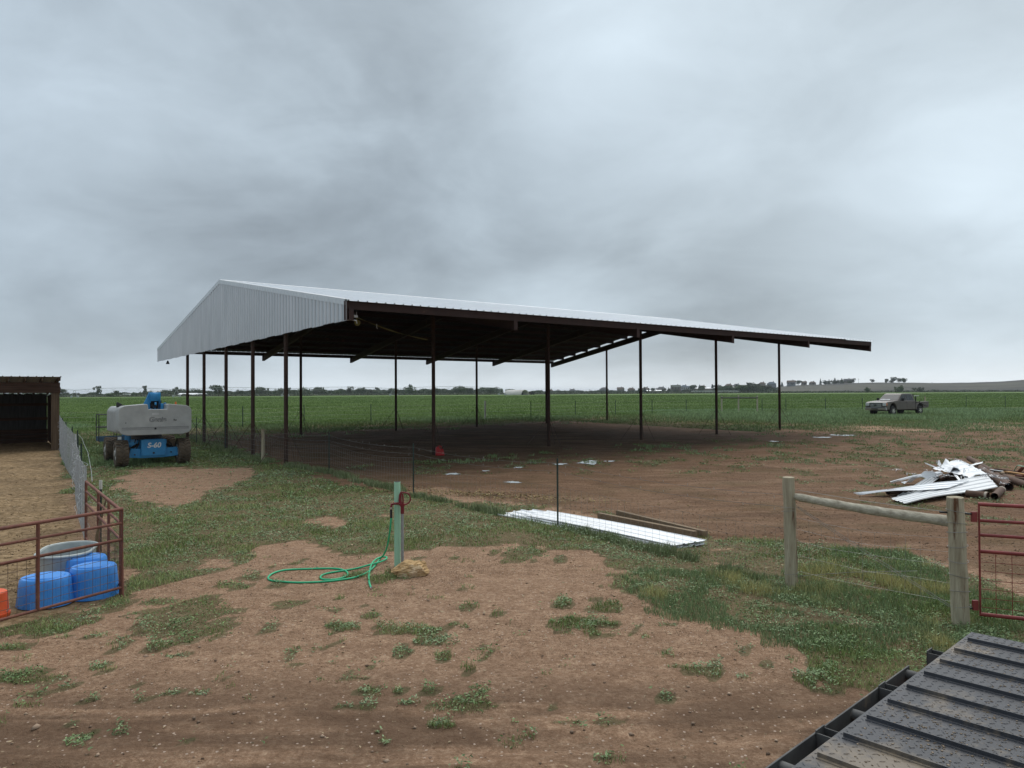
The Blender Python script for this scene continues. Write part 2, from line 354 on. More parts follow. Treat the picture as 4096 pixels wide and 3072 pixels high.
# ---------------------------------------------------------------- ground sheet
def graded(lo, hi, k, n): return k * np.sinh(np.linspace(math.asinh(lo / k), math.asinh(hi / k), n))
gx = graded(-7000, 7000, 5.0, 860); gy = graded(-600, 9000, 6.0, 760)
X, Y = np.meshgrid(gx, gy); xf, yf = X.ravel(), Y.ravel()
Zf = zt(xf, yf); gz, gyard, gpen, gfld = zones(xf, yf)
nx, ny = len(gx), len(gy)
idx = np.arange(nx * ny).reshape(ny, nx)
Fq = np.stack([idx[:-1, :-1], idx[:-1, 1:], idx[1:, 1:], idx[1:, :-1]], -1).reshape(-1, 4)
def ground_material():
    m = bpy.data.materials.new('ground soil and turf'); m.use_nodes = True; t = m.node_tree; b = t.nodes['Principled BSDF']; Nn, L = t.nodes, t.links
    b.inputs['Specular IOR Level'].default_value = 0.04
    geo = Nn.new('ShaderNodeNewGeometry'); at = Nn.new('ShaderNodeVertexColor'); at.layer_name = 'Col'; sp = Nn.new('ShaderNodeSeparateColor'); L.new(at.outputs[0], sp.inputs[0])
    def mapn(st, rot=0):
        k = Nn.new('ShaderNodeMapping'); k.inputs[3].default_value = st; k.inputs[2].default_value = (0, 0, rot); L.new(geo.outputs['Position'], k.inputs[0]); return k.outputs[0]
    def noise(sc_, vec=None, det=6, ro=.62, dist=0):
        k = Nn.new('ShaderNodeTexNoise'); k.inputs['Scale'].default_value = sc_; k.inputs['Detail'].default_value = det; k.inputs['Roughness'].default_value = ro; k.inputs['Distortion'].default_value = dist
        L.new(vec if vec is not None else geo.outputs['Position'], k.inputs[0]); return k.outputs[0]
    def ramp(f, *st):
        k = Nn.new('ShaderNodeValToRGB'); e = k.color_ramp.elements
        while len(e) < len(st): e.new(0.5)
        for i, (p, c) in enumerate(st): e[i].position = p; e[i].color = (*c, 1)
        L.new(f, k.inputs[0]); return k.outputs[0]
    def mix(f, a, c, bt='MIX'):
        k = Nn.new('ShaderNodeMix'); k.data_type = 'RGBA'; k.blend_type = bt
        if isinstance(f, float): k.inputs[0].default_value = f
        else: L.new(f, k.inputs[0])
        for i, q in ((6, a), (7, c)):
            if isinstance(q, tuple): k.inputs[i].default_value = (*q, 1)
            else: L.new(q, k.inputs[i])
        return k.outputs[2]
    W, K = (1, 1, 1), (0, 0, 0)
    fine = noise(38.0, det=5, ro=.7); mid = noise(3.0, det=6); big = noise(0.45, det=4)
    gravel = ramp(fine, (.28, (.145, .088, .053)), (.5, (.335, .212, .136)), (.68, (.56, .405, .285)))
    spk = noise(15.0, det=8, ro=.85); gravel = mix(.55, gravel, ramp(spk, (.36, (.12, .075, .046)), (.50, (.335, .213, .138)), (.62, (.59, .435, .305))))
    gravel = mix(ramp(mid, (.35, K), (.7, W)), gravel, mix(0.6, gravel, (.175, .104, .066)))
    damp = ramp(noise(1.0, mapn((0.28, 1.5, 1), 0.08), 5, .6, .8), (.36, K), (.52, W))
    nearness = Nn.new('ShaderNodeSeparateXYZ'); L.new(geo.outputs['Position'], nearness.inputs[0])
    mr = Nn.new('ShaderNodeMapRange'); L.new(nearness.outputs[1], mr.inputs[0]); mr.inputs[1].default_value = 7.1; mr.inputs[2].default_value = 5.9
    ml = Nn.new('ShaderNodeMath'); ml.operation = 'MULTIPLY'; L.new(mr.outputs[0], ml.inputs[0]); 
    dm = Nn.new('ShaderNodeSeparateColor'); L.new(damp, dm.inputs[0]); L.new(dm.outputs[0], ml.inputs[1])
    gravel = mix(ml.outputs[0], gravel, mix(.72, gravel, (.098, .061, .040)))
    vor = Nn.new('ShaderNodeTexVoronoi'); vor.inputs['Scale'].default_value = 34; L.new(geo.outputs['Position'], vor.inputs[0])
    vs = Nn.new('ShaderNodeSeparateColor'); L.new(vor.outputs['Color'], vs.inputs[0])
    speck = Nn.new('ShaderNodeMath'); speck.operation = 'GREATER_THAN'; L.new(vs.outputs[0], speck.inputs[0]); speck.inputs[1].default_value = .95
    sp2 = Nn.new('ShaderNodeMath'); sp2.operation = 'LESS_THAN'; L.new(vor.outputs['Distance'], sp2.inputs[0]); sp2.inputs[1].default_value = .36
    spm = Nn.new('ShaderNodeMath'); spm.operation = 'MULTIPLY'; L.new(speck.outputs[0], spm.inputs[0]); L.new(sp2.outputs[0], spm.inputs[1])
    gravel = mix(spm.outputs[0], gravel, (.46, .36, .29))
    streak = noise(0.8, mapn((0.5, 1.6, 1), 0.15), 9, .72, .9); streak2 = noise(3.2, mapn((0.6, 1.4, 1), -.2), 8, .78)
    yard = ramp(streak, (.34, (.090, .049, .028)), (.5, (.205, .120, .070)), (.68, (.35, .23, .15)))
    yard = mix(ramp(streak2, (.35, W), (.6, K)), yard, mix(.45, yard, (.05, .033, .022)))
    yard = mix(.42, yard, ramp(spk, (.36, (.060, .035, .022)), (.50, (.165, .102, .066)), (.64, (.36, .25, .175))))
    yard = mix(ramp(big, (.5, K), (.62, W)), yard, mix(.5, yard, (.11, .080, .042)))
    pen = ramp(noise(7.0, det=7, ro=.7), (.34, (.13, .088, .048)), (.52, (.30, .210, .118)), (.68, (.46, .335, .21)))
    pen = mix(ramp(noise(.7, det=3), (.4, K), (.65, W)), pen, mix(.45, pen, (.080, .054, .034)))
    turf = ramp(noise(9.0, det=6, ro=.7), (.3, (.030, .036, .016)), (.6, (.085, .098, .045)), (.8, (.15, .125, .07)))
    field = ramp(noise(1.0, mapn((.9, .35, 1)), 7, .7), (.3, (.085, .135, .042)), (.5, (.112, .170, .055)), (.72, (.135, .190, .068)))
    f2 = ramp(noise(.035, mapn((1, .5, 1)), 5, .6), (.40, K), (.62, W))
    field = mix(f2, field, mix(.6, field, (.105, .170, .040)))
    f3 = ramp(noise(.02, mapn((.6, 2.2, 1)), 5, .6), (.50, K), (.66, W))
    field = mix(f3, field, mix(.35, field, (.12, .14, .055)))
    c = mix(sp.outputs[1], gravel, yard); c = mix(sp.outputs[2], c, pen)
    nb = Nn.new('ShaderNodeMath'); nb.operation = 'MULTIPLY_ADD'; L.new(mid, nb.inputs[0]); nb.inputs[1].default_value = 1.2; L.new(sp.outputs[0], nb.inputs[2])
    tf = ramp(nb.outputs[0], (.85, K), (1.25, W)); c = mix(tf, c, mix(.58, c, turf))
    c = mix(at.outputs['Alpha'], c, field)
    L.new(c, b.inputs['Base Color'])
    rr = ramp(damp, (0.0, (.95,) * 3), (1.0, (.75,) * 3)); L.new(rr, b.inputs['Roughness'])
    hh = Nn.new('ShaderNodeMath'); hh.operation = 'MULTIPLY_ADD'; L.new(streak2, hh.inputs[0]); hh.inputs[1].default_value = 3.2; L.new(fine, hh.inputs[2])
    h2 = Nn.new('ShaderNodeMath'); h2.operation = 'MULTIPLY_ADD'; L.new(mid, h2.inputs[0]); h2.inputs[1].default_value = 5.0; L.new(hh.outputs[0], h2.inputs[2]); hh = h2
    bn = Nn.new('ShaderNodeBump'); bn.inputs['Strength'].default_value = .75; bn.inputs['Distance'].default_value = .03; L.new(hh.outputs[0], bn.inputs['Height']); L.new(bn.outputs[0], b.inputs['Normal'])
    return m
ground = np_mesh('ground', np.stack([xf, yf, Zf], -1), Fq, ground_material(), np.stack([gz * (1 - gfld), gyard, gpen, gfld], -1))
ground.data.polygons.foreach_set('use_smooth', [True] * len(ground.data.polygons))
tag(ground, 'bare brown gravel and soil running into a green field', 'ground', kind='structure')
# ================================================================ materials
M_galv = mat('galvanised roofing', (.80, .83, .86), (.72, .75, .78), rough=.38, metal=.3, scale=1.2, stretch=(1, 1, 1))
M_galvwall = mat('galvanised siding', (.56, .58, .60), (.46, .485, .505), rough=.36, metal=.75, scale=1.6, stretch=(1, 1, .2))
M_trim = mat('galvanised trim', (.62, .64, .65), (.54, .56, .58), rough=.4, metal=.5, scale=3)
M_redox = mat('red oxide primer steel', (.042, .018, .014), (.026, .012, .010), rough=.7, scale=2.5, c3=(.11, .05, .03), c3t=.66)
M_post = mat('rusty post steel', (.065, .034, .024), (.034, .020, .015), rough=.8, scale=3, stretch=(1, 1, .3), bump=.2)
M_rod = mat('rusty brace rod', (.09, .06, .045), rough=.8, scale=8)
M_strap = mat('yellow webbing', (.20, .17, .05), (.14, .12, .035), rough=.8, scale=20)
M_dark = mat('dark steel', (.03, .03, .032), (.018, .018, .02), rough=.5, scale=6)
M_black = mat('black rubber', (.02, .02, .021), (.012, .012, .013), rough=.7, scale=12)
M_wire = mat('galvanised wire', (.33, .33, .31), (.20, .19, .175), rough=.5, metal=.5, scale=9)
M_tpost = mat('green steel post paint', (.030, .055, .045), (.018, .032, .028), rough=.6, scale=9)
M_tpostw = mat('white post tip', (.6, .6, .55), rough=.6)
M_wood = mat('weathered post wood', (.50, .455, .34), (.25, .21, .145), rough=.9, scale=3.0, stretch=(7, 7, .55), bump=.8, c3=(.12, .062, .036), c3t=.575, detail=8, spec=.15)
M_wood2 = mat('grey rail wood', (.50, .47, .38), (.25, .225, .175), rough=.9, scale=3.0, stretch=(6, .5, 6), bump=.8, c3=(.10, .075, .05), c3t=.70, detail=8, spec=.15)
M_timber = mat('sawn timber', (.235, .17, .105), (.14, .10, .065), rough=.85, scale=3, stretch=(1, 6, 6), bump=.5, c3=(.07, .05, .035), c3t=.68)
M_barnwood = mat('dark shed boards', (.085, .050, .036), (.040, .025, .019), rough=.9, scale=3, stretch=(.4, 4, 6), bump=.6, spec=.1)
M_barnpost = mat('brown shed post', (.155, .110, .075), (.075, .052, .036), rough=.9, scale=3, stretch=(6, 6, .4), bump=.7, spec=.1)
M_greyboard = mat('grey shed boards', (.075, .072, .070), (.035, .034, .033), rough=.9, scale=3, stretch=(6, 6, .4), bump=.6, spec=.1)
M_gatered = mat('red gate paint', (.26, .042, .040), (.17, .030, .028), rough=.55, scale=7, c3=(.14, .07, .045), c3t=.66)
M_panelrust = mat('rusted panel steel', (.20, .075, .050), (.115, .045, .034), rough=.75, scale=9, c3=(.27, .12, .06), c3t=.62)
M_blueplastic = mat('blue barrel plastic', (.060, .29, .76), (.045, .24, .68), rough=.38, scale=2.5, c3=(.20, .36, .60), c3t=.66)
M_orange = mat('orange plastic', (.72, .110, .030), (.60, .090, .025), rough=.5, scale=3)
M_tank = mat('galvanised tank', (.46, .50, .49), (.32, .355, .35), rough=.5, metal=.3, scale=4, bump=.1)
M_hosegreen = mat('green hose', (.022, .44, .21), (.018, .36, .17), rough=.45, scale=6)
M_postgreen = mat('pale green post paint', (.36, .62, .45), (.29, .52, .37), rough=.6, scale=3, stretch=(1, 1, .3), c3=(.16, .10, .06), c3t=.74)
M_pvc = mat('grey pipe', (.33, .335, .345), (.24, .245, .255), rough=.5, metal=.3, scale=9)
M_hydred = mat('hydrant red', (.20, .013, .022), (.12, .010, .014), rough=.45, scale=9)
M_rock = mat('sandstone', (.52, .36, .185), (.33, .21, .105), rough=.9, scale=3.2, bump=.9, bscale=9, c3=(.60, .47, .32), c3t=.58, spec=.1)
M_can = mat('red fuel can plastic', (.42, .020, .022), (.34, .016, .018), rough=.5, scale=6)
M_white = mat('white painted metal', (.86, .88, .90), (.80, .82, .85), rough=.4, metal=.0, scale=3)
M_rustpipe = mat('rusted pipe', (.125, .070, .045), (.070, .042, .030), rough=.8, scale=5, bump=.4, c3=(.20, .13, .09), c3t=.64)
M_chalk = mat('chalky pipe band', (.45, .40, .33), rough=.9)
M_rubber = mat('black rubber decking', (.030, .033, .042), (.020, .022, .028), rough=.5, scale=2.6, bump=.15, c3=(.145, .115, .082), c3t=.54, spec=.5, bscale=25)
M_liftblue = mat('lift blue paint', (.035, .27, .56), (.024, .20, .45), rough=.4, scale=3, c3=(.03, .10, .20), c3t=.70)
M_liftgrey = mat('grey counterweight paint', (.40, .415, .41), (.30, .315, .31), rough=.55, scale=2.2, c3=(.22, .225, .22), c3t=.66)
M_platform = mat('dusty blue grey paint', (.06, .12, .19), (.04, .08, .13), rough=.6, scale=5)
M_tyremud = mat('muddy tyre', (.155, .120, .085), (.075, .060, .046), rough=.95, scale=7, bump=.5, c3=(.045, .042, .038), c3t=.60)
M_whitepaint = mat('white lettering', (.75, .77, .78), rough=.5)
M_greydark = mat('embossed outline', (.17, .175, .18), rough=.6)
M_amber = mat('amber lens', (.75, .16, .02), rough=.3)
M_truck = mat('taupe car paint', (.110, .098, .089), (.092, .082, .075), rough=.34, metal=.3, scale=2, c3=(.14, .12, .10), c3t=.68, spec=.5)
M_glass = mat('dark window glass', (.030, .036, .040), (.020, .025, .028), rough=.05, scale=2, spec=.5)
M_chrome = mat('chrome', (.68, .68, .69), (.55, .55, .56), rough=.18, metal=.95, scale=5)
M_chromemat = mat('dull chrome bumper', (.36, .36, .37), (.28, .28, .29), rough=.3, metal=.6, scale=5)
M_lens = mat('clear headlight lens', (.50, .53, .55), (.36, .38, .40), rough=.12, scale=8)
M_concrete = mat('pale wall', (.55, .54, .51), (.46, .45, .43), rough=.8, scale=1)
M_trunk = mat('tree bark', (.085, .070, .055), (.05, .04, .032), rough=.95, scale=6, bump=.5)
# ================================================================ pole barn
EAV, SL, WID, LEN = 5.40, 0.172, 27.6, 31.2
def zr(y): return EAV + SL * min(y, WID - y)
barn = empty('pole_barn', (-4.87, 21.45, 0), YAW)
tag(barn, 'huge open sided metal roofed pole barn on thin rusty posts over bare dirt', 'barn')
def ribbed(mb, O, Lv, Wv, Nv, width, pitch=.3048, rw=.065, rt=.022, rh=.032, minor=.006):
    O, Lv, Wv, Nv = Vector(O), Vector(Lv), Vector(Wv).normalized(), Vector(Nv).normalized(); prof = []; x = 0.0
    while x < width - .02:
        prof += [(x, 0), (x + (rw - rt) / 2, rh), (x + (rw + rt) / 2, rh), (x + rw, 0)]
        a = x + rw + (pitch - rw) / 3; c = x + rw + (pitch - rw) * 2 / 3
        prof += [(a - .015, 0), (a, minor), (a + .015, 0), (c - .015, 0), (c, minor), (c + .015, 0)]
        x += pitch
    prof = [(p, q) for p, q in prof if p <= width] + [(width, 0)]; n = len(prof)
    vs = [O + Wv * p + Nv * q for p, q in prof] + [O + Lv + Wv * p + Nv * q for p, q in prof]
    mb.add(vs, [(i, i + 1, n + i + 1, n + i) for i in range(n - 1)])
M_under = mat('shade-darkened sheet underside', (.040, .040, .038), (.026, .026, .025), rough=.8, scale=2)  # near-black colour puts the shade under the roof into the sheet
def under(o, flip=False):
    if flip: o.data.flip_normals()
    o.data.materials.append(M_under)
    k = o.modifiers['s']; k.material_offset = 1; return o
half = WID / 2; nrm = Vector((0, -SL, 1)).normalized(); nrm2 = Vector((0, SL, 1)).normalized()
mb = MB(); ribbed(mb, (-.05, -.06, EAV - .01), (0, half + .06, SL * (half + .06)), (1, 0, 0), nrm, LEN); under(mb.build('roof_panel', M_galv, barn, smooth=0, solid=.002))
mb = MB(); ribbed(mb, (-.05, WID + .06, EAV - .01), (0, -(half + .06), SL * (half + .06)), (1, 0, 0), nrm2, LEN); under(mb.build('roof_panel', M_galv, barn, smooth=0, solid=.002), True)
mb = MB()
mb.prism([(half - .18, EAV + SL * (half - .18) + .036), (half, EAV + SL * half + .05), (half + .18, EAV + SL * (half - .18) + .036), (half + .18, EAV + SL * (half - .18) + .032), (half, EAV + SL * half + .043), (half - .18, EAV + SL * (half - .18) + .032)], -.06, LEN, 'x')
mb.build('ridge_cap', M_galv, barn, smooth=0)
# gable siding hung on the near end
mb = MB(); y = 0.0; gb0, gb1 = 4.80, 4.63
prof = []
while y < WID - .02:
    prof += [(y, 0), (y + .03, .048), (y + .07, .048), (y + .10, 0)]
    prof += [(y + .135, 0), (y + .148, .006), (y + .161, 0), (y + .210, 0), (y + .223, .006), (y + .236, 0)]; y += .3048
prof = [(min(p, WID), q) for p, q in prof] + [(WID, 0)]; n = len(prof)
hz_ = [((-.065 - q), p) for p, q in prof]
vs = [(a, b, gb0 + (gb1 - gb0) * b / WID + (0.02 if int(b / .9144) % 2 else 0)) for a, b in hz_] + [(a, b, zr(b) - .012) for a, b in hz_]
mb.add(vs, [(i, n + i, n + i + 1, i + 1) for i in range(n - 1)]); mb.build('gable_wall', M_galvwall, barn, smooth=0, solid=.002)
for sgn in (0, 1):
    mb = MB(); ya, yb = (0, half) if sgn == 0 else (half, WID)
    mb.add([(-.105, ya, zr(ya) + .042), (-.105, yb, zr(yb) + .042), (-.105, yb, zr(yb) - .14), (-.105, ya, zr(ya) - .14), (.10, ya, zr(ya) + .045), (.10, yb, zr(yb) + .045)], [(0, 1, 2, 3), (0, 4, 5, 1)])
    mb.build('rake_trim', M_trim, barn, smooth=0, solid=.004)
mb = MB()
for yy in (0.03, ): mb.box((-.07, yy, (gb0 + EAV) / 2), (.1, .05, EAV - gb0 - .02))
mb.box((-.02, WID / 2, 4.86), (.06, WID - .3, .10)); mb.build('gable_girt', M_redox, barn)
# eave channels and purlins
for yy in (.06, WID - .06):
    mb = MB(); mb.box((LEN / 2 - .05, yy, EAV - .135), (LEN - .1, .008, .215)); s_ = 1 if yy < 1 else -1
    mb.box((LEN / 2 - .05, yy + s_ * .035, EAV - .245), (LEN - .1, .07, .006)); mb.build('eave_channel', M_redox, barn)
for sgn in (0, 1):
    for k in range(1, 10):
        y = k * (half - .15) / 9.2; yy = y if sgn == 0 else WID - y; z = zr(y) - .012; s_ = 1 if sgn == 0 else -1
        mb = MB(); mb.box((LEN / 2, yy, z - .105), (LEN - .3, .006, .20)); mb.box((LEN / 2, yy + s_ * .032, z - .207), (LEN - .3, .064, .006)); mb.box((LEN / 2, yy - s_ * .032, z - .006), (LEN - .3, .064, .006))
        mb.build('purlin', M_redox, barn)
FX = [.10 + 6.16 * t for t in range(6)]
def loc2w(lx, ly): return (-4.87 + lx * DX[0] + ly * DY[0], 21.45 + lx * DX[1] + ly * DY[1])
for t, fx in enumerate(FX):
    for sgn in (0, 1):
        mb = MB()
        def yy(v): return v if sgn == 0 else WID - v
        top = lambda v: zr(v) - .225
        d0, d1 = .34, .42
        poly = [(yy(.02), top(.02)), (yy(half), top(half)), (yy(half), top(half) - d1), (yy(.02), top(.02) - d0)]
        mb.prism(poly, fx - .006, fx + .006, 'x')
        mb.beam((fx, yy(.02), top(.02) - .004), (fx, yy(half), top(half) - .004), .16, .010)
        mb.beam((fx, yy(.02), top(.02) - d0), (fx, yy(half), top(half) - d1), .16, .012)
        mb.box((fx, yy(.015), top(0) - d0 / 2), (.16, .012, d0 + .02))
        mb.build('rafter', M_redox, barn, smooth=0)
POSTS = [(fx, 5.68) for fx in FX] + [(fx + .02, 20.85) for fx in FX] + [(FX[0], 5.68 + 3.88 * k) for k in (1, 2, 3)]
for (px, py) in POSTS:
    wx, wy = loc2w(px, py); g = zg(wx, wy); top = zr(py) - .225 - .36
    mb = MB(); mb.cyl((px, py, g - .3), (px, py, top), .075, seg=16); mb.box((px, py, top - .012), (.2, .2, .02)); mb.build('post', M_post, barn)
    for a in (0.6, 2.7, 4.8):
        r = 1.0 + .15 * math.sin(px * 3 + a); bx, by = px + r * math.cos(a), py + r * math.sin(a); wx, wy = loc2w(bx, by)
        mb = MB(); mb.cyl((px + .07 * math.cos(a), py + .07 * math.sin(a), g + 1.35), (bx, by, zg(wx, wy) - .05), .011, seg=6); mb.build('brace_rod', M_rod, barn)
mb = MB(); mb.cyl((.05, WID - 2.2, 4.62), (.05, WID - 2.2, 4.42), .03, .11, 12); mb.build('floodlight', M_dark, barn)
mb = MB(); mb.tube([(.0, .1, 4.82), (.12, .1, 4.84), (.3, .1, 4.83), (.32, .1, 4.74)], .012, 6); mb.build('conduit_stub', M_trim, barn)
# ratchet strap tied from the corner to a post
st = empty('ratchet_strap', loc2w(.1, .3) + (5.05,), YAW)
tag(st, 'yellow ratchet strap stretched from barn corner across to second post', 'strap')
def strapband(mb, a, b, w=.05, n=24, tw=2.2):
    a, b = Vector(a), Vector(b); vs = []
    for i in range(n + 1):
        t = i / n; p = a.lerp(b, t) + Vector((0, 0, -.10 * math.sin(math.pi * t))); ang = tw * t * math.pi; u = Vector((0, math.sin(ang) * .7, math.cos(ang))) * w / 2
        vs += [p - u, p + u]
    mb.add(vs, [(2 * i, 2 * i + 1, 2 * i + 3, 2 * i + 2) for i in range(n)])
mb = MB(); strapband(mb, (0, 0, 0), (5.9, 5.4, -.22)); mb.build('webbing', M_strap, st, smooth=0, solid=.003)
mb = MB(); mb.box((.42, .38, -.03), (.16, .06, .07)); mb.cyl((.5, .44, .12), (.5, .44, -.05), .012); mb.build('ratchet', M_trim, st)
mb = MB(); mb.cyl((.52, .45, -.22), (.56, .49, -.22), .09, seg=18); mb.tube([(.5, .45, -.04), (.53, .47, -.15)], .02, 6); mb.build('webbing_coil', M_strap, st)
mb = MB(); mb.tube([(1.75, 1.6, -.1), (1.76, 1.61, -.22), (1.8, 1.64, -.25)], .014, 6); mb.build('hook', M_trim, st)
# ================================================================ livestock shed
shed = empty('livestock_shed', (-20.5, 32.6, zg(-20.5, 32.6)), YAW)
tag(shed, 'dark wooden open front livestock shed with ribbed metal roof beside pen', 'shed')
# local: -x runs along the open front, +y runs back
mb = MB(); mb.box((-.15, .08, 1.28), (.30, .16, 2.62)); mb.build('corner_post', M_barnpost, shed, bevel=.008)
for k in (1, 2):
    mb = MB(); mb.box((-.15 - 3.7 * k, .08, 1.28), (.16, .16, 2.62)); mb.build('front_post', M_barnpost, shed)
mb = MB(); mb.box((-4, -.03, 2.72), (8.1, .05, .26)); mb.build('lower_fascia', M_barnwood, shed)
mb = MB(); mb.box((-4, -.005, 2.96), (8.06, .05, .22)); mb.build('upper_fascia', M_barnwood, shed)
for k in range(14):
    mb = MB(); mb.prism([(-.28, 3.30), (-.28, 3.12), (-.05, 3.09), (6.5, 2.50), (6.5, 2.68)], -.04 - .62 * k - .02, -.04 - .62 * k + .02, 'x'); mb.build('rafter', M_barnpost, shed)
mb = MB(); ribbed(mb, (.06, -.34, 3.315), (0, 7.1, -.64), (-1, 0, 0), (0, .09, 1), 8.6, rh=.03); mb.build('roof_panel', M_galv, shed, smooth=0, solid=.002)
mb = MB(); mb.box((.0, -.02, 3.215), (.05, .62, .17)); mb.build('end_rafter', M_barnwood, shed)
mb = MB()
for k in range(22): mb.box((.012, .3 + .3 * k, 1.30), (.025, .285, 2.75 - .02 * k))
mb.build('side_wall', M_barnwood, shed)
mb = MB()
for k in range(27): mb.box((-.17 - .3 * k, 6.45, 1.35), (.25 if k % 2 else .27, .025, 2.4 + .02 * (k % 3))); mb.box((-.32 - .3 * k, 6.48, 1.35), (.12, .025, 2.5))
mb.build('back_wall', M_greyboard, shed)
for zz, hh in ((.12, .2), (.36, .22), (.62, .24), (1.28, .14), (2.02, .14)):
    mb = MB(); mb.box((-4, 6.40, zz), (8, .04, hh)); mb.build('back_rail', M_barnwood, shed)
# ================================================================ wire fences
def wire_net(mb, P, hs, sp, r=.0016, sag=.0, wob=.0, vr=None):
    """P: list of ground points (x,y,z); hs: heights of line wires; sp: stay spacing"""
    vr = vr or r
    for (a, b) in zip(P[:-1], P[1:]):
        a, b = Vector(a), Vector(b); L = (b - a).length; n = max(4, int(L / .6))
        for i, h in enumerate(hs):
            mb.tube([a.lerp(b, t / n) + Vector((0, 0, h - sag * 4 * (t / n) * (1 - t / n) * (.3 + h)  + wob * (random.random() - .5))) for t in range(n + 1)], r, 3)
        k = int(L / sp)
        for j in range(k):
            t = (j + .5) / k; p = a.lerp(b, t); s_ = sag * 4 * t * (1 - t)
            mb.tube([p + Vector((wob * (random.random() - .5), 0, h - s_ * (.3 + h))) for h in (hs[0], (hs[0] + hs[-1]) / 2, hs[-1])], vr, 3)
def tpost(h, m=None, parent=None, loc=(0, 0, 0), name='steel_post', tip=True):
    mb = MB(); x, y, z = loc
    mb.box((x, y, z + h / 2 - .1), (.035, .006, h + .2)); mb.box((x, y + .014, z + h / 2 - .1), (.006, .028, h + .2))
    for k in range(int(h / .055)): mb.box((x, y - .006, z + .1 + k * .055), (.012, .008, .02))
    return mb.build(name, m or M_tpost, parent, smooth=0)
fl = [(-.3, 16.4), (3.69, 9.55), (.88, 14.1), (-2.5, 18.2), (-5.95, 23.4), (-9.45, 27.3), (-12.7, 31.9), (-15.9, 36.3), (-18.6, 40.4), (-21.5, 44.8)]
fence = empty('woven_wire_fence', (.88, 14.1, 0))
tag(fence, 'sagging woven wire fence on thin green steel posts along the barn edge', 'fence')
def rel(p, h=0): return (p[0] - .88, p[1] - 14.1, zg(*p) + h)
pp = [fl[1]] + fl[2:]
for i, p in enumerate(pp):
    if i in (0,): continue
    if i in (4, 7):
        mb = MB(); q = rel(p); mb.tube([(q[0], q[1], q[2] - .2), (q[0] + .01, q[1], q[2] + .6), (q[0], q[1], q[2] + 1.25)], [.07, .065, .06], 12)
        mb.build('wooden_post', M_wood, fence)
    else: tpost(1.33, parent=fence, loc=rel(p))
mb = MB(); wire_net(mb, [rel(p) for p in pp[:3]], (.12, .25, .40, .58, .78), .17, .0016, .03, .012)
wire_net(mb, [rel(p) for p in pp[2:5]], (.3, .5, .68, .84, .98), .17, .0022, .10, .02)
wire_net(mb, [rel(p) for p in pp[4:]], (.2, .4, .6, .8, 1.0), .2, .003, .04, .02); mb.build('wire_mesh', M_wire, fence, smooth=0)
mb = MB()
for h in (1.08, 1.24):
    for a, b in zip(pp[:-1], pp[1:]):
        a, b = Vector(rel(a)), Vector(rel(b)); mb.tube([a.lerp(b, t / 8) + Vector((0, 0, h - .09 * 4 * (t / 8) * (1 - t / 8))) for t in range(9)], .0026, 3)
        for k in range(int((b - a).length / .5)):
            p = a.lerp(b, (k + .5) / int((b - a).length / .5)) + Vector((0, 0, h - .07)); mb.cyl(p + Vector((0, 0, .0)), p + Vector((0, .02, .03)), .004, seg=3)
mb.build('barbed_strand', M_wire, fence, smooth=0)
# wooden brace: two posts and a rail
br = empty('wooden_fence_brace', (4.3, 8.7, 0)); tag(br, 'weathered round wood brace of two stout posts joined by a sloping rail', 'fence brace')
A_, B_ = G(3168, 2352, 0), G(3846, 2500, 0)
def R4(p): return (p[0] - 4.3, p[1] - 8.7, p[2])
def woodpost(a, h, r, name, lean=(0, 0)):
    n = 14; pts = [(a[0] - 4.3 + lean[0] * k / n + .004 * math.sin(k * 1.3), a[1] - 8.7 + lean[1] * k / n + .004 * math.cos(k), -.25 + (h + .25) * k / n) for k in range(n + 1)]
    rs = [r * (1.04 - .07 * k / n + .015 * math.sin(k * 2.1)) for k in range(n + 1)]; mb = MB(); mb.tube(pts, rs, 20); return mb.build(name, M_wood, br, bevel=.006)
woodpost(A_, 1.47, .079, 'brace_post', (-.03, 0)); woodpost(B_, 1.42, .088, 'brace_post', (-.05, 0))
ra, rb = Vector(AT(3175, 1985, A_.y - .02)), Vector(AT(3800, 2085, B_.y + .10))
n = 16; pts = [R4(ra.lerp(rb, k / n) + Vector((0, 0, -.02 * math.sin(math.pi * k / n)))) for k in range(n + 1)]
rs = [.050 + .012 * (k / n) + .003 * math.sin(k * 1.7) for k in range(n + 1)]; rs[0] = .040
mb = MB(); mb.tube(pts, rs, 16); rl = mb.build('brace_rail', M_wood2, br, bevel=.004)
mb = MB(); a0 = Vector(R4(A_)); b0 = Vector(R4(B_))
mb.tube([a0 + Vector((0, 0, 1.12)), a0.lerp(b0, .5) + Vector((0, 0, .60)), b0 + Vector((0, 0, .12))], .0028, 4)
mb.tube([a0 + Vector((0, 0, 1.14)), a0.lerp(b0, .5) + Vector((.02, 0, .62)), b0 + Vector((0, 0, .14))], .0028, 4)
mb.tube([a0 + Vector((0, -.1, .18)), a0.lerp(b0, .4) + Vector((0, 0, .36)), a0.lerp(b0, .8) + Vector((0, .1, .5))], .0028, 4)
for P, r, hs in ((b0, .10, (.22, .38, .55, .72, .88, 1.03, 1.13, 1.27)), (a0, .088, (.2, 1.02, 1.06))):
    for h in hs: mb.tube([P + Vector((r * math.cos(t * .5236) - .035 * h, r * math.sin(t * .5236), h + .015 * math.sin(t * .52 + h * 9))) for t in range(12)], .0032, 4, True)
mb.build('tie_wire', M_wire, br, smooth=0)
mb = MB(); wire_net(mb, [R4(A_), R4(B_)], (.25, .45, .65, .80, .95), .16, .0018, .05, .03)
mb.tube([Vector(R4(ra)) + Vector((0, -.02, .09)), Vector(R4(ra.lerp(rb, .5))) + Vector((0, 0, .08)), Vector(R4(rb)) + Vector((0, 0, .10))], .003, 4)
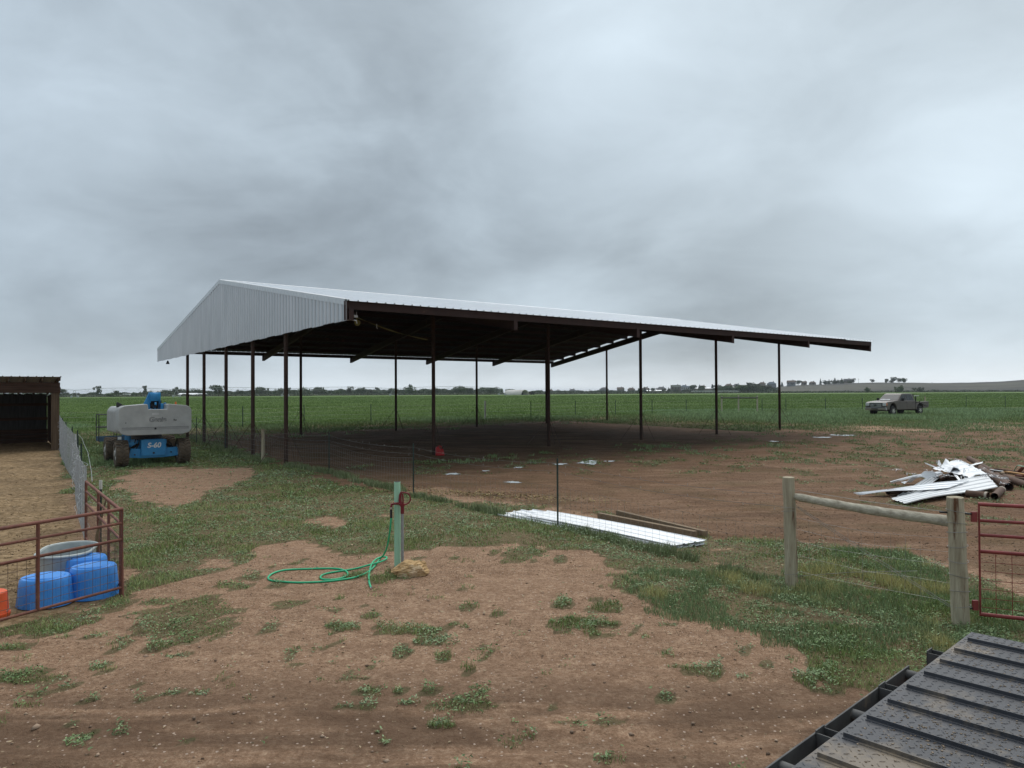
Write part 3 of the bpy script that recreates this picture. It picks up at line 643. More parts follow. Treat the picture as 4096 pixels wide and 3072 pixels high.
mb.build('wire_mesh', M_wire, br, smooth=0)
# red gate hung on the second post
g0 = G(3922, 2500, 0); gate = empty('red_tube_gate', (g0.x, g0.y, 0)); tag(gate, 'red tubular steel gate with wire mesh hung on the stout wooden post', 'gate')
gd = Vector((2.9, -1.35, 0)).normalized() ; GL = 2.6
gzb = .12; gzt = 1.34
mb = MB(); mb.tube([(0, 0, gzb), (0, 0, gzt), tuple(gd * GL + Vector((0, 0, gzt))), tuple(gd * GL + Vector((0, 0, gzb))), ], .024, 12, True); mb.build('gate_frame', M_gatered, gate, bevel=0)
for z in (1.16, 1.00, .82):
    mb = MB(); mb.tube([(0, 0, z), tuple(gd * GL + Vector((0, 0, z)))], .018, 10); mb.build('gate_rail', M_gatered, gate)
mb = MB()
for k in range(1, 17): mb.tube([tuple(gd * .15 * k + Vector((0, 0, gzb))), tuple(gd * .15 * k + Vector((0, 0, .82)))], .0032, 5)
for k in range(7): mb.tube([(0, 0, .2 + k * .1), tuple(gd * GL + Vector((0, 0, .2 + k * .1)))], .0032, 5)
mb.build('gate_mesh', M_gatered, gate)
for z in (1.20, .22): mb = MB(); mb.box((-.055, .0, z), (.06, .03, .11)); mb.build('hinge_plate', M_gatered, gate)
mb = MB(); mb.cyl((-.42, .03, 1.25), (-.05, 0, 1.23), .011, seg=8); mb.build('hinge_bolt', M_dark, gate)
mb = MB(); mb.cyl((-.2, .03, .17), (-.05, 0, .19), .011, seg=8); mb.build('hinge_bolt', M_dark, gate)
# ================================================================ pen corner: two panels
PC, PB, PH = (-5.06, 9.35), (-6.62, 6.0), (-7.45, 12.6)
M_meshrust = mat('rusty mesh wire', (.16, .10, .075), (.10, .065, .05), rough=.8, scale=9)
def panel(name, label, a, b, h, zb, mid, sp, rails):
    e = empty(name, (a[0], a[1], 0)); tag(e, label, 'pen panel'); d = Vector((b[0] - a[0], b[1] - a[1], 0)); L = d.length; d.normalize()
    P = lambda s, z: tuple(d * s + Vector((0, 0, z)))
    mb = MB(); mb.tube([P(0, -.05), P(0, h), P(L, h), P(L, -.05)], .023, 12); mb.build('panel_frame', M_panelrust, e)
    for z in rails:
        mb = MB(); mb.tube([P(0, z), P(L, z)], .017, 10); mb.build('panel_rail', M_panelrust, e)
    for s in mid:
        mb = MB(); mb.tube([P(s, zb), P(s, h)], .021, 10); mb.build('upright', M_panelrust, e)
    mb = MB(); k = 1
    while k * sp < L: mb.tube([P(k * sp, zb), P(k * sp, rails[1])], .0028, 4); k += 1
    z = zb + sp
    while z < rails[1]: mb.tube([P(0, z), P(L, z)], .0028, 4); z += sp
    mb.build('panel_mesh', M_meshrust, e)
    return e
panel('pen_fence_section', 'rusty red tube and mesh pen panel in front of the blue tubs', PC, PB, 1.13, .12, (1.07, 2.2), .1, (.95, .74, .12))
panel('pen_fence_section', 'rusty red tube and mesh pen panel between corner and woven wire', (PC[0] - .04, PC[1] + .05), PH, 1.10, .12, (1.15, 2.3), .1, (.93, .72, .12))
M_wirepale = mat('pale galvanised wire', (.46, .48, .50), (.30, .32, .335), rough=.5, metal=.3, scale=9)
# woven wire along the pen
pf = empty('pen_wire_fence', (-7.5, 12.7, 0)); tag(pf, 'tall dense grey woven wire fence running back to the livestock shed', 'fence')
PL = [(-7.5, 12.7), (-9.2, 15.3), (-10.9, 18.0), (-12.6, 20.8), (-14.4, 23.5), (-16.4, 26.4), (-18.4, 29.4), (-20.35, 32.4)]
def rp(p, h=0): return (p[0] + 7.5, p[1] - 12.7, zg(*p) + h)
mb = MB()
for a, b, top in zip(PL[:-1], PL[1:], (1.35, 1.45, 1.5, 1.5, 1.55, 1.6, 1.6)):
    wire_net(mb, [rp(a), rp(b)], tuple(top * k / 14 for k in range(15)), .05, .0030, .03, .035, .0028)
mb.build('wire_mesh', M_wirepale, pf, smooth=0)
mb = MB()
for j, h in enumerate((.25, .5, .72, .95, 1.15, 1.35)):
    pts = [Vector(rp(p, h)) for p in PL]; q = []
    for a, b in zip(pts[:-1], pts[1:]):
        for t in range(6): q.append(a.lerp(b, t / 6) + Vector((.10 * math.sin(t * 1.1 + j + a.x), 0, -.06 * math.sin(math.pi * t / 6) - .08 * j * 0)))
    mb.tube(q + [pts[-1]], .0035, 4)
for (k, hh) in ((3.2, 1.6), ):
    q = []
    for t in range(12):
        a = Vector(rp(PL[0])).lerp(Vector(rp(PL[4])), 1 - t / 11); q.append(a + Vector((.06 + .16 * math.sin(t / 11 * 2.9), 0, 1.62 - .048 * t + .03 * math.sin(t * 2))))
    mb.tube(q[2:], .004, 4)
mb.build('slack_wire', M_wirepale, pf)
for p in PL[1:-1]: tpost(1.6, parent=pf, loc=(rp(p)[0] + .05, rp(p)[1], rp(p)[2]))
tp = empty('steel_fence_post', (-6.85, 12.0, 0)); tag(tp, 'green steel post with white tip standing beside the rusty pen panel', 'post')
tpost(1.05, parent=tp, name='shaft'); mb = MB(); mb.box((0, -.004, 1.12), (.045, .02, .15)); mb.build('white_tip', M_tpostw, tp)
mb = MB(); mb.tube([(-6.52, 11.25, -.1), (-6.46, 11.22, .45), (-6.25, 11.1, 1.02)], [.028, .024, .012], 7); o = mb.build('leaning_stick', M_timber); tag(o, 'pale split wooden stick leaning against the rusty pen panel', 'stick')
# tubs, bucket, stock tank
def tub(label, x, y, h, rt, rb, ov=1.0, rz=0.0):
    e = empty('blue_tub', (x, y, 0), rz); tag(e, label, 'tub', 'upturned blue plastic tubs in the pen corner')
    mb = MB(); mb.lathe((0, 0, zg(x, y)), [(.0, h), (rt * .75, h + .012), (rt * .80, h - .004), (rt * .94, h - .002), (rt, h - .025), (rt + (rb - rt) * .35, h * .62), (rt + (rb - rt) * .7, h * .3), (rb, .01), (rb - .02, 0)], 40, ov, 1.0); mb.build('shell', M_blueplastic, e, smooth=40)
    mb = MB()
    for k in range(20):
        a = 2 * math.pi * k / 20; mb.cyl((ov * rt * .99 * math.cos(a), rt * .99 * math.sin(a), zg(x, y) + h - .04), (ov * rb * .985 * math.cos(a), rb * .985 * math.sin(a), zg(x, y) + .01), .006, .010, 6)
    mb.build('moulded_rib', M_blueplastic, e)
tub('low upturned blue plastic tub between orange bucket and the other blue tubs', -5.85, 9.04, .35, .262, .29, 1.08)
tub('wide upturned blue plastic tub pressed against the rusty corner post', -5.47, 9.42, .40, .255, .285, 1.05, .3)
tub('taller upturned blue tub half hidden behind the one at the corner post', -5.80, 9.82, .43, .24, .27, 1.02, .2)
ob = empty('orange_bucket', (-6.15, 8.50, 0)); tag(ob, 'upturned orange plastic bucket on the pen dirt beside the blue tub', 'bucket')
mb = MB(); mb.lathe((0, 0, 0), [(0, .30), (.15, .302), (.165, .29), (.175, .20), (.185, .06), (.19, .05), (.20, .05), (.20, .02), (.19, 0)], 32); mb.build('shell', M_orange, ob)
mb = MB(); mb.tube([(.19 * math.cos(t * .35), .19 * math.sin(t * .35), .07 + .06 * math.sin(t * .35 * .5)) for t in range(10)], .004, 6); mb.build('handle', M_wire, ob)
tk = empty('stock_tank', (-6.22, 10.08, zg(-6.2, 10.05)), math.radians(110)); tag(tk, 'oblong galvanised stock water tank behind the blue tubs in the pen', 'stock tank')
def stad(L, W, n=10):
    r = W / 2; pts = []
    for c, a0 in ((L / 2 - r, -90), (-(L / 2 - r), 90)):
        for k in range(n + 1): a = math.radians(a0 + 180 * k / n); pts.append((c + r * math.cos(a), r * math.sin(a)))
    return pts
def loft(mb, rings, close=True):
    n = len(rings[0]); vs = [p for r in rings for p in r]
    mb.add(vs, [(k * n + i, k * n + (i + 1) % n, (k + 1) * n + (i + 1) % n, (k + 1) * n + i) for k in range(len(rings) - 1) for i in range(n)])
mb = MB(); H = .47
rings = [[(x, y, z) for x, y in stad(L, W)] for L, W, z in ((.96, .54, 0), (1.0, .58, .08), (1.03, .61, .14), (1.01, .59, .17), (1.03, .61, .22), (1.06, .64, H), (1.03, .61, H), (.98, .56, .22), (.92, .50, .05))]
loft(mb, rings); mb.add([(x, y, .05) for x, y in stad(.92, .50)], [tuple(range(22))]); mb.add([(x, y, .0) for x, y in stad(.96, .54)], [tuple(range(22))]); mb.build('tank_body', M_tank, tk, smooth=40)
mb = MB(); mb.tube([(x, y, H) for x, y in stad(1.08, .66)], .02, 8, True); mb.build('rim', M_tank, tk)
# ================================================================ yard hydrant
gp = G(1590, 2264, 0); hp = empty('hydrant_post', (gp.x, gp.y, 0)); tag(hp, 'pale green painted steel pipe post beside the red yard hydrant', 'post')
mb = MB(); mb.tube([(0, 0, -.3), (0, 0, 1.27)], .048, 24); mb.build('pipe_shaft', M_postgreen, hp)
mb = MB(); mb.cyl((0, 0, 1.268), (0, 0, 1.276), .040, seg=20); mb.build('dark_bore_disc', M_black, hp)  # black disc on the capped pipe paints in its shaded hollow
hy = empty('yard_hydrant', (gp.x + .085, gp.y - .06, 0)); tag(hy, 'dark red lever yard hydrant on grey standpipe clamped by the green post', 'hydrant')
mb = MB(); mb.cyl((0, 0, -.2), (0, 0, .84), .021, seg=16); mb.build('standpipe', M_pvc, hy)
mb = MB(); mb.cyl((0, 0, .80), (0, 0, .91), .028, seg=16); mb.cyl((0, 0, .91), (0, 0, .95), .036, seg=16); mb.tube([(-.02, 0, .93), (-.035, 0, 1.0), (-.03, 0, 1.08), (-.012, 0, 1.13)], [.03, .024, .02, .016], 10); mb.tube([(.012, 0, .93), (.012, 0, 1.0), (.004, 0, 1.1)], .012, 8); mb.build('hydrant_head', M_hydred, hy)
mb = MB(); mb.tube([(0, 0, .93), (-.05, -.01, .955), (-.12, -.02, .955), (-.155, -.02, .945), (-.165, -.02, .90)], [.02, .018, .018, .019, .018], 10); mb.build('spout', M_hydred, hy)
mb = MB(); mb.tube([(-.01, 0, 1.12), (.05, 0, 1.115), (.095, 0, 1.10), (.12, 0, 1.05), (.122, 0, 1.0), (.10, 0, .965), (.06, 0, .94), (.02, 0, .93)], .011, 8); mb.build('lever_handle', M_hydred, hy)
hpx = [(1150, 858), (1110, 915), (1075, 955), (1020, 992), (960, 1015), (910, 1030), (850, 1040), (700, 1060), (560, 1068), (400, 1072), (250, 1060), (180, 1052), (158, 1036), (165, 1015), (200, 988), (270, 965), (350, 955), (500, 950), (640, 945), (760, 945), (830, 958), (868, 982), (862, 1012), (800, 1035), (720, 1046), (650, 1045), (620, 1033), (628, 1008), (680, 988), (760, 975), (850, 962), (960, 942), (1060, 930), (1120, 915), (1180, 895), (1215, 872), (1205, 858), (1160, 860), (1110, 882), (1075, 920), (1057, 970), (1050, 1030), (1056, 1080), (1072, 1118)]
hos = empty('garden_hose', (gp.x - .1, gp.y - .1, 0)); tag(hos, 'bright green garden hose looped on the gravel from the hydrant spout', 'hose')
def H3(u, v, z=.014):
    p = G(1000 + u / 2.212, 1850 + v / 2.212); return Vector((p.x - hos.location.x, p.y - hos.location.y, zg(p.x, p.y) + z))
sx0 = Vector((gp.x + .085 - .165, gp.y - .08, .74)) - hos.location; e1 = H3(1150, 858)
pts = [sx0, sx0 + Vector((-.01, 0, -.12))] + [(sx0 + Vector((-.01, 0, -.12))).lerp(e1, t) + Vector((.02 * math.sin(t * 3.1), 0, -.10 * math.sin(t * 3.14159) * 1.0 + 0)) for t in (.2, .4, .6, .8)] + [H3(u, v, .014 + (.03 if 1030 < u < 1230 and v < 960 and i > 30 else 0)) for i, (u, v) in enumerate(hpx)]
def smoothpath(P, it=2):
    for _ in range(it):
        Q = [P[0]]
        for a, b in zip(P[:-1], P[1:]): Q += [a.lerp(b, .25), a.lerp(b, .75)]
        P = Q + [P[-1]]
    return P
mb = MB(); mb.tube(smoothpath(pts), .0135, 10); mb.build('hose_line', M_hosegreen, hos)
mb = MB(); mb.cyl(sx0, sx0 + Vector((0, 0, .13)), .018, seg=12); mb.build('hose_sleeve', M_black, hos)
mb = MB(); q = pts[-1]; q2 = q + (pts[-1] - pts[-2]).normalized() * .05; mb.cyl(q, q2, .017, seg=12); mb.build('brass_coupling', M_chrome, hos); mb = MB(); mb.cyl(sx0 + Vector((0, 0, .13)), sx0 + Vector((0, 0, .165)), .026, seg=12); mb.build('brass_coupling', M_chrome, hos)
# rock
c = G(1636, 2306, 0); import bmesh
bm = bmesh.new(); bmesh.ops.create_icosphere(bm, subdivisions=5, radius=1)
rr_ = random.Random(11); planes = [Vector((rr_.gauss(0, 1), rr_.gauss(0, 1), rr_.gauss(0, 1))).normalized() for _ in range(22)] + [Vector((.1, -.1, 1)).normalized(), Vector((-.5, -.5, .6)).normalized()]
for v in bm.verts:
    p = v.co.copy()
    for i, pl in enumerate(planes):
        dd = p.dot(pl) - (.80 + .02 * (i % 7))
        if dd > 0: p -= pl * dd
    f = float(fbm(np.array([p.x * 4 + 4]), np.array([p.y * 4 + p.z * 6]), 5, 5)[0]) - .5
    g_ = abs(float(fbm(np.array([p.x * 2.2 + 9]), np.array([p.y * 1.5 + p.z * 5]), 9, 3)[0]) - .5)
    p *= 1 + .16 * f - .10 * max(0, .06 - g_) / .06
    p.x *= .275; p.y *= .20; p.z *= .155
    if p.x < -.06: p.z *= max(.6, 1 + (p.x + .06) * 1.5)
    p.z = max(-.075, p.z); v.co = p
me = bpy.data.meshes.new('sandstone_rock'); bm.to_mesh(me); bm.free(); me.materials.append(M_rock); me.polygons.foreach_set('use_smooth', [True] * len(me.polygons))
me.set_sharp_from_angle(angle=math.radians(14))
ro = bpy.data.objects.new('sandstone_rock', me); COL.objects.link(ro); ro.location = (c.x, c.y + .12, .07); ro.rotation_euler = (0.12, .0, .15); tag(ro, 'tan sandstone rock lying at the foot of the green hydrant post', 'rock')
# fuel can
c = G(1759, 1822); fc = empty('fuel_can', (c.x, c.y, c.z), .3); tag(fc, 'red plastic fuel can on the dirt beside a barn post', 'fuel can')
mb = MB(); mb.prism([(-.17, 0), (.18, 0), (.165, .22), (.13, .29), (.05, .26), (-.02, .29), (-.04, .36), (-.14, .36), (-.165, .30)], -.11, .11, 'y'); mb.build('can_body', M_can, fc, bevel=.025)
mb = MB(); mb.tube([(-.1, 0, .34), (-.02, 0, .40), (.06, 0, .36), (.08, 0, .28)], .018, 8); mb.build('handle', M_can, fc)
mb = MB(); mb.cyl((.1, 0, .27), (.11, 0, .32), .035, seg=12); mb.cyl((.11, 0, .32), (.19, 0, .37), .015, seg=8); mb.build('spout', M_black, fc)
# ================================================================ roofing sheets in the grass and timbers
def sheet(name, label, c4, cat='metal sheet', group=None, ribs=4, bow=0.0, twist=0.0, m=None, n=22, rh=.022, ruf=0.0, jag=0.0):
    """c4: near-left, far-left, far-right, near-right style corners: a0,a1 short end one; b0,b1 short end two"""
    a0, a1, b0, b1 = [Vector(p) for p in c4]; o = (a0 + a1 + b0 + b1) / 4
    N_ = (b0 - a0).cross(a1 - a0).normalized()
    if N_.z < 0: N_ = -N_
    us = []
    for k in range(ribs + 1):
        u = k / ribs; us += [(max(0, u - .045), 0), (u - .02 if k else 0, rh), (u + .02 if k < ribs else 1, rh), (min(1, u + .045), 0)]
        if k < ribs: us += [(u + .4 / ribs, 0), (u + .5 / ribs, rh * .2), (u + .6 / ribs, 0)]
    us = sorted(set(us)); vs = []; fs = []
    for j in range(n + 1):
        v = j / n
        for i, (u, h) in enumerate(us):
            vv = v
            if j in (0, n) and jag: vv = v + (jag * (random.random() - .5))
            p = a0.lerp(b0, vv).lerp(a1.lerp(b1, vv), u)
            p = p + N_ * (h + bow * math.sin(math.pi * v) + twist * (u - .5) * math.sin(2 * math.pi * v) + ruf * math.sin(v * 17 + u * 5) * math.sin(v * 7.3))
            vs.append(p - o)
    k = len(us)
    for j in range(n):
        for i in range(k - 1): fs.append((j * k + i, j * k + i + 1, (j + 1) * k + i + 1, (j + 1) * k + i))
    mb = MB(); mb.add(vs, fs); ob_ = mb.build(name, m or M_white, smooth=0, solid=.0015); ob_.location = o; tag(ob_, label, cat, group); return ob_
def GZ(u, v, z):
    p = G(u, v, None, z); return Vector((p.x, p.y, zg(p.x, p.y) + z))
gs = 'new roofing sheets lying in the grass'
s0 = [GZ(2095, 2062, .06), GZ(2190, 2043, .10), GZ(2690, 2183, .05), GZ(2826, 2162, .08)]
sheet('roofing_sheet', 'topmost long white ribbed roofing sheet in the grass beside two timbers', s0, 'roofing sheet', gs, 3, .02, rh=.012)
sh = Vector((-.30, .30, -.03)); sheet('roofing_sheet', 'middle roofing sheet of the grass stack, stepped out at its far end', [p + sh for p in s0[:2]] + [p + sh * .1 + Vector((0, 0, -.03)) for p in s0[2:]], 'roofing sheet', gs, 3, .01)
sh = Vector((-.55, .42, -.055)); sheet('roofing_sheet', 'lowest roofing sheet of the grass stack, edge showing under the others', [p + sh for p in s0[:2]] + [p + Vector((-.03, -.02, -.06)) for p in s0[2:]], 'roofing sheet', gs, 3, .0)
def timber(label, a, b, w, h):
    a, b = Vector(a), Vector(b); o = (a + b) / 2; e = MB(); e.beam(a - o, b - o, w, h * .85); t = e.build('timber', M_timber, bevel=.006); t.location = o; tag(t, label, 'timber', 'timbers beside the roofing sheets'); return t
a, b = GZ(2396, 2062, .07), GZ(2782, 2138, .07)
timber('thick brown timber lying next to the white roofing sheets', a, b, .10, .14)
a, b = GZ(2462, 2052, .065), GZ(2802, 2138, .065)
timber('thinner brown timber on the dirt side of the thick one', a + Vector((.05, .05, 0)), b + Vector((.11, .06, 0)), .09, .12)
# ================================================================ scrap pile
def S(x, y, z=.05):
    z = z if z < .12 else .12 + (z - .12) * .62
    return GZ(3350 + x / 2.965, 1780 + y / 2.965, z)
gm = 'bent white scrap sheets on the scrap pile'
sheet('scrap_sheet', 'broad bent white metal sheet with mud specks, lowest and widest of the pile', [S(640, 640), S(810, 698), S(1775, 360, .30), S(1905, 500, .12)], 'metal sheet', gm, 4, .02, .05, mat('muddy white sheet', (.80, .81, .82), (.70, .71, .72), rough=.35, metal=.2, scale=2.2, c3=(.30, .24, .19), c3t=.63), jag=.01)
sheet('scrap_sheet', 'long narrow white metal sheet reaching out farthest from the scrap pile', [S(190, 570, .10), S(268, 597, .04), S(1560, 425, .30), S(1300, 512, .22)], 'metal sheet', gm, 3, .06, .10, jag=.02)
sheet('scrap_sheet', 'crosswise grey ribbed sheet lying under the long narrow ones', [S(705, 615, .03), S(950, 600, .03), S(1080, 380, .10), S(1260, 350, .14)], 'metal sheet', gm, 4, .0, m=M_galvwall)
sheet('scrap_sheet', 'slim white metal strip angled out behind the long narrow sheet', [S(628, 440, .10), S(640, 455, .05), S(1230, 318, .35), S(1250, 335, .30)], 'metal sheet', gm, 2, .04)
sheet('scrap_sheet', 'curled white metal offcut with torn end beside the slim strip', [S(755, 445, .06), S(800, 462, .04), S(1180, 340, .34), S(1250, 345, .30)], 'metal sheet', gm, 2, .05, .16, ruf=.03)
sheet('scrap_sheet', 'wide white ribbed sheet lying flat on top of the scrap pile', [S(1130, 285, .42), S(1600, 385, .34), S(1460, 185, .46), S(1780, 345, .36)], 'metal sheet', gm, 4, .03, .04, ruf=.01, jag=.02)
sheet('scrap_sheet', 'thin white strip sticking up from the far edge of the pile', [S(1032, 212, .50), S(1045, 225, .48), S(1230, 290, .42), S(1215, 300, .38)], 'metal sheet', gm, 1, .0)
sheet('scrap_sheet', 'crumpled white offcut in the heap above the dark hollow', [S(1190, 235, .50), S(1330, 330, .40), S(1330, 225, .52), S(1560, 300, .42)], 'metal sheet', gm, 2, .05, .2, ruf=.02, jag=.03)
sheet('scrap_sheet', 'short folded white strip over the dark hollow of the pile', [S(1370, 340, .34), S(1440, 425, .22), S(1400, 335, .36), S(1470, 420, .24)], 'metal sheet', gm, 1, .0)
sheet('scrap_sheet', 'small torn white flap beside the folded strip', [S(1450, 330, .38), S(1470, 420, .2), S(1530, 345, .36), S(1540, 410, .24)], 'metal sheet', gm, 1, .05, .2, ruf=.03)
sheet('scrap_sheet', 'long narrow white offcut lying across the ribs of the top sheet', [S(1470, 320, .42), S(1500, 345, .36), S(1600, 385, .34), S(1560, 415, .28)], 'metal sheet', gm, 1, .03)
sheet('scrap_sheet', 'white strip poking over the rusty pipe from the pile', [S(1560, 238, .44), S(1720, 200, .55), S(1570, 252, .42), S(1725, 212, .53)], 'metal sheet', gm, 1, .0)
sheet('scrap_sheet', 'pointed white scrap standing up from the back of the pile', [S(1190, 240, .5), S(1240, 245, .5), S(1203, 182, .72), S(1210, 184, .72)], 'metal sheet', gm, 1, .0)
sheet('scrap_sheet', 'grey ribbed edge of a sheet at the top of the pile', [S(1440, 195, .48), S(1560, 245, .44), S(1470, 185, .5), S(1580, 235, .46)], 'metal sheet', gm, 2, .0, m=M_galvwall)
def pipe(label, a, b, r, band=None):
    a, b = Vector(a), Vector(b); e = empty('rusty_pipe', tuple((a + b) / 2)); tag(e, label, 'pipe', 'rusty pipe offcuts round the scrap pile'); o = (a + b) / 2
    mb = MB(); mb.pipe(a - o, b - o, r); mb.build('pipe_wall', M_rustpipe, e)
    if band:
        mb = MB(); p, q = (a - o).lerp(b - o, band[0]), (a - o).lerp(b - o, band[1]); mb.cyl(p, q, r + .003, seg=18, caps=False); mb.build('chalky_band', M_chalk, e)
    return e
R_ = .085
pipe('short rusty pipe with two pale bands lying against the broad white sheet', S(1530, 575, R_), S(1790, 600, R_), R_, (.86, .97))
pipe('short rusty pipe with pale far rim pointing its open end outward', S(1860, 610, R_), S(1950, 530, R_), R_, (.90, .99))
pipe('long rusty pipe running beside the pile with its open end showing', S(1700, 285, .30), S(2035, 495, R_ + .02), R_ + .02)
pipe('rusty pipe under the top sheet with a white collar', S(1650, 240, .36), S(1775, 330, .20), R_, (.0, .10))
pipe('rusty pipe lying behind the long one, far end in the air', S(1560, 160, .28), S(1860, 330, .12), R_)
pipe('rusty pipe alongside the long one on its far side', S(1850, 330, R_), S(2045, 465, R_), R_)
pipe('rusty pipe running out past the red gate from the pile', S(1950, 370, R_), S(2260, 480, R_), R_ + .01)
pipe('rusty pipe hidden in the hollow under the white sheets', S(1180, 400, .10), S(1420, 350, .14), R_)
pipe('rusty pipe under the long narrow white sheet', S(600, 560, R_), S(1150, 500, R_), R_ * .8)
gb = 'old boards and beams past the pipes'
def board(label, a, b, w, h, m=None):
    a, b = Vector(a), Vector(b); o = (a + b) / 2; e = MB(); e.beam(a - o, b - o, w, h); t = e.build('scrap_board', m or M_timber, bevel=.004); t.location = o; tag(t, label, 'board', gb)
board('orange brown plank on top of the old boards', S(2000, 315, .30), S(2330, 365, .30), .14, .035, mat('orange plank', (.42, .235, .09), (.30, .16, .06), rough=.8, scale=4))
board('thin white lath reaching from the pipes to the boards', S(1810, 292, .25), S(2010, 318, .28), .06, .02, M_whitepaint)
board('dark thick board at the bottom of the old boards', S(1880, 290, .06), S(2300, 350, .06), .18, .07, M_barnwood)
board('short brown block standing among the old boards', S(1950, 350, .18), S(1990, 325, .24), .12, .08)
board('brown beam under the orange plank', S(2050, 390, .12), S(2330, 425, .12), .15, .10, M_barnpost)
board('pinkish broken board leaning up near the green hose stub', S(2150, 320, .15), S(2200, 265, .45), .10, .04, M_panelrust)
board('dark red beam end at the bottom of the old boards', S(2140, 385, .16), S(2330, 375, .16), .18, .14, M_panelrust)
mb = MB(); p = S(2095, 305, .1); q = S(2195, 255, .45); mb.tube(smoothpath([p, p.lerp(q, .35) + Vector((0, 0, .12)), p.lerp(q, .75) + Vector((0, 0, .06)), q, q + Vector((.2, 0, 0))]), .015, 8)
t = mb.build('pale_green_tube', mat('pale green tube', (.35, .60, .42), rough=.5)); tag(t, 'curved pale green plastic tube arching over the old boards', 'tube')
def curls(label, pts, n, amp=.05):
    V = []; mb = MB()
    for _ in range(n):
        a = random.choice(pts); x, y, z = a; p = S(x + random.uniform(-40, 40), y + random.uniform(-12, 12), z); ang = random.uniform(0, 6.28); k = random.randint(5, 9)
        mb.tube([p + Vector((.03 * j * math.cos(ang), .03 * j * math.sin(ang), amp * abs(math.sin(j * 1.3)))) for j in range(k)], .004, 4)
    o = mb.build('metal_shavings', M_chrome, smooth=0); tag(o, label, 'shavings', kind='stuff'); return o
curls('bright curly metal shavings scattered over the pipes and pile', [(1740, 300, .45), (1800, 330, .40), (1880, 370, .34), (1950, 400, .3), (1780, 370, .3), (1960, 470, .2), (1400, 185, .5), (1300, 370, .35), (1240, 380, .3), (850, 350, .04), (1100, 310, .05), (700, 300, .03), (1160, 215, .5), (1850, 380, .3), (1940, 410, .25)], 95)
M_tread = mat('worn tread rubber', (.050, .055, .068), (.032, .035, .043), rough=.32, scale=2.6, c3=(.16, .125, .09), c3t=.54, spec=.5)
# ================================================================ trailer deck the view stands over
tr = empty('flatbed_trailer', (3.14, 4.96, 0), math.atan2(-.678, -.735))      # local +x runs back along the deck edge, +y to its far side
tag(tr, 'black rubber covered trailer ramp deck with raised cleats and stake pockets', 'trailer')
DZ, TL, TW = .95, 7.6, 2.4
mb = MB(); mb.box((TL / 2, TW / 2, DZ - .03), (TL, TW, .06)); mb.build('deck', M_rubber, tr, bevel=.004)
mb = MB()
for i in range(int(TL / .046)):
    for j in range(int(TW / .046)):
        x, y = .02 + i * .046, .025 + j * .046
        if x > 3.3 or y > 1.6: continue
        a = .785 if (i + j) % 2 else -.785; c_, s_ = math.cos(a), math.sin(a); L_, w_ = .016, .0036; z = DZ + .0005
        q = [(-L_, 0), (0, w_), (L_, 0), (0, -w_)]; lo = [(x + u * c_ - v * s_, y + u * s_ + v * c_, z) for u, v in q]; hi = (x, y, z + .0026)
        mb.add(lo + [(x - L_ * .5 * c_, y - L_ * .5 * s_, z + .0026), (x + L_ * .5 * c_, y + L_ * .5 * s_, z + .0026)], [(0, 3, 5, 4), (0, 4, 5, 1), (1, 5, 2), (3, 2, 5), ])
mb.build('tread_pattern', M_tread, tr, smooth=0)
k = 0; x = .235
while x < 6.5:
    mb = MB(); mb.prism([(x - .012, DZ), (x + .012, DZ), (x + .010, DZ + .005), (x - .003, DZ + .006), (x - .006, DZ + .024), (x - .012, DZ + .024)], .04, TW - .04, 'y')
    mb.build('cleat', M_rubber, tr, smooth=0); x += .277
M_rail = mat('dusty black steel', (.10, .10, .098), (.045, .045, .047), rough=.65, scale=7, c3=(.17, .14, .11), c3t=.66)
mb = MB(); mb.box((TL / 2 + .42, -.115, DZ - .085), (TL - .84, .010, .085)); mb.build('rub_rail', M_rail, tr, bevel=.003)
mb = MB(); mb.box((TL / 2, -.001, DZ - .16), (TL, .012, .20)); mb.box((TL / 2, -.02, DZ - .255), (TL, .04, .01)); mb.build('side_channel', M_rail, tr)
x = .49; i = 0
while x < 6.6:
    if i % 2 == 0:
        mb = MB(); w_, d_ = .085, .102; zc_ = DZ - .095
        for dx_ in (-w_ / 2, w_ / 2): mb.box((x + dx_, -.058, zc_), (.006, d_, .11))
        mb.box((x, -.108, zc_ + .012), (w_ + .006, .007, .11)); mb.build('stake_pocket', M_rail, tr)
    else:
        mb = MB(); mb.cyl((x, -.11, DZ - .085), (x, -.005, DZ - .085), .03, seg=14); mb.build('spool', M_rail, tr)
    x += .40; i += 1
mb = MB(); mb.box((.86, -.012, DZ - .16), (.22, .012, .10)); mb.build('red_marker', M_gatered, tr)
for y in (.5, 1.9):
    mb = MB(); mb.box((TL / 2 + .3, y, DZ - .17), (TL - .6, .1, .2)); mb.build('frame_beam', M_rail, tr)
for x in (3.6, 4.5):
    for y in (.25, 2.15):
        e_ = MB(); e_.cyl((x, y - .11, .38), (x, y + .11, .38), .38, seg=28); tq = e_.build('wheel', M_black, tr, bevel=.03)
        e2 = MB(); e2.cyl((x, y - .115, .38), (x, y + .115, .38), .2, seg=20); e2.build('rim', M_chromemat, tq)
    mb = MB(); mb.cyl((x, .3, .38), (x, 2.1, .38), .05); mb.build('axle', M_rail, tr)
    mb = MB(); mb.box((x, .5, .55), (.1, .08, .40)); mb.box((x, 1.9, .55), (.1, .08, .40)); mb.build('axle_bracket', M_rail, tr)
